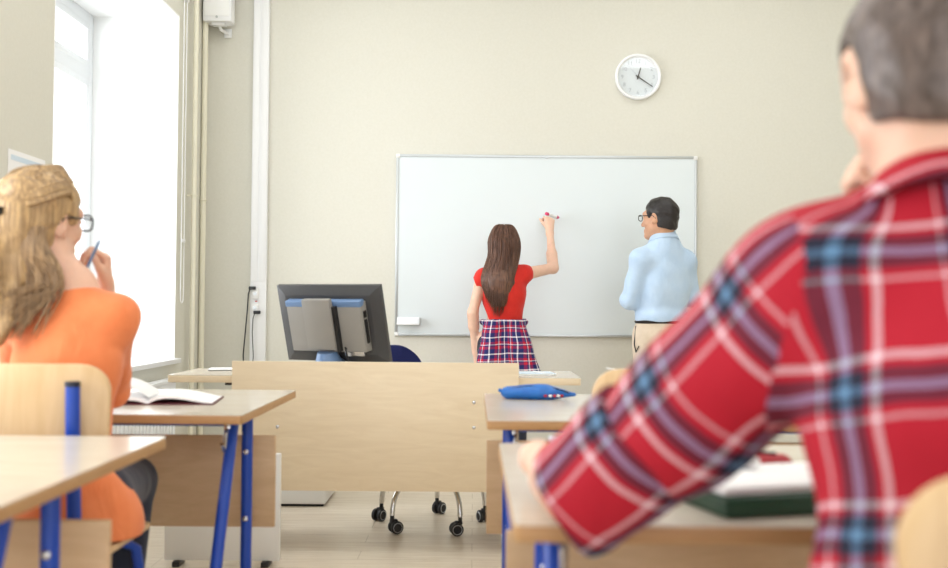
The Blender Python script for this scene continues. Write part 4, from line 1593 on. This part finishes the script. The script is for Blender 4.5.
hb = solid('hair', S, .0045, M['hair_blond'], root, wr=.003, wf=50, seed=7)
K = p(0, -.128, .02)
paths = []
for i in range(260):      # drawn back from the brow to the clip
    g = random.choice((-1, 1))
    a = random.uniform(0, 1.0)
    q0 = p(g * (.012 + .070 * a), .066 - .045 * a * a, .116 - .086 * a * a)
    m1 = p(g * (.03 + .066 * a), .02 - .02 * a, .139 - .07 * a)
    m2 = p(g * (.028 + .066 * a), -.078, .112 - .065 * a)
    paths.append([q0, m1 + V((0, 0, random.uniform(0, .006))), m2, K + V((random.gauss(0, .008), random.gauss(0, .008), random.gauss(0, .012)))])
for i in range(110):      # tail below the clip
    e = V((-1.225 + random.gauss(0, .022), 2.665 + random.gauss(0, .014), 1.0 + random.uniform(-.03, .09)))
    paths.append([K + V((random.gauss(0, .006), random.gauss(0, .006), .01)), K + V((-.03, -.02, -.03)), K.lerp(e, .4) + V((-.02, -.025, 0)), e])
for i in range(330):      # loose hair below
    a = random.uniform(.15, 1.0)
    g = 1 if random.random() < .72 else -1
    q0 = p(g * .082 * a, -.035 - .07 * math.sqrt(1 - a * a * .98), .035 - .03 * a)
    q1 = p(g * .088 * a, -.045 - .075 * math.sqrt(1 - a * a * .98), -.05)
    if g > 0:
        q2 = V((-1.14 + .085 * a + random.gauss(0, .008), 2.70 + .0 * a + random.gauss(0, .006), 1.12))
        e = V((-1.18 + .10 * a * random.uniform(.3, 1.0) + random.gauss(0, .012), 2.665 + random.gauss(0, .006), 1.0 + random.uniform(-.03, .10)))
    else:
        q2 = V((-1.21 + random.gauss(0, .02), 2.735 + random.gauss(0, .02), 1.12))
        e = V((-1.235 + random.gauss(0, .02), 2.68 + random.gauss(0, .015), .98 + random.uniform(-.02, .08)))
    paths.append([q0, q1, q2, e])
strands('hair_strands', paths[:370], .0023, M['hair_blond'], hb, 16)
strands('loose_strands', paths[370:], .0023, M['hair_dark_blond'], hb, 16)
MB().box(K - root.location + R @ V((0, -.012, 0)), (.06, .018, .022), R, .006).build('hair_clip', M['black'], hb)
H.glasses(root, M['black'], .0026, .02)
a = at(93, 262, 2.91)
tag(MB().tube([(a.x, 2.862, a.z - .02), (a.x + .036, 2.85, a.z + .05)], .004, 10).tube([(a.x + .036, 2.85, a.z + .05), (a.x + .0395, 2.849, a.z + .057)], [.004, .0012], 10)
    .build('pen', M['bluegrey']), 'slim grey pen held in the fist of the woman in orange', 'pen')

# ------------------------------------------------------------------ light
w = bpy.data.worlds.new('daylight')
SC.world = w
w.use_nodes = True
bg = w.node_tree.nodes['Background']
bg.inputs['Color'].default_value = (.94, .97, 1, 1)
bg.inputs['Strength'].default_value = 1.6


def area(name, loc, rot_, sx, sy, power, col=(1, 1, 1)):
    d = bpy.data.lights.new(name, 'AREA')
    d.shape = 'RECTANGLE'
    d.size, d.size_y = sx, sy
    d.energy = power
    d.color = col
    o = bpy.data.objects.new(name, d)
    COL.objects.link(o)
    o.location = loc
    o.rotation_euler = rot_
    return o


area('window_daylight', (-4.6, 2.2, 2.1), (0, -PI / 2, 0), 4.2, 9.0, 520, (.94, .97, 1))
for y in (1.2, 3.6, 5.7):
    for x in (-.9, 1.5):
        area('ceiling_fill', (x, y, 3.57), (0, 0, 0), 1.6, 1.0, 8, (.96, .98, 1))  # unseen fill lights under the ceiling, added to brighten the back wall and corner

SC.view_settings.view_transform = 'Standard'
SC.view_settings.look = 'None'
SC.view_settings.exposure = .68
SC.view_settings.gamma = 1
SC.view_settings.use_curve_mapping = False
SC.cycles.max_bounces = 8
SC.cycles.diffuse_bounces = 5
SC.cycles.sample_clamp_indirect = 6
SC.cycles.use_denoising = True
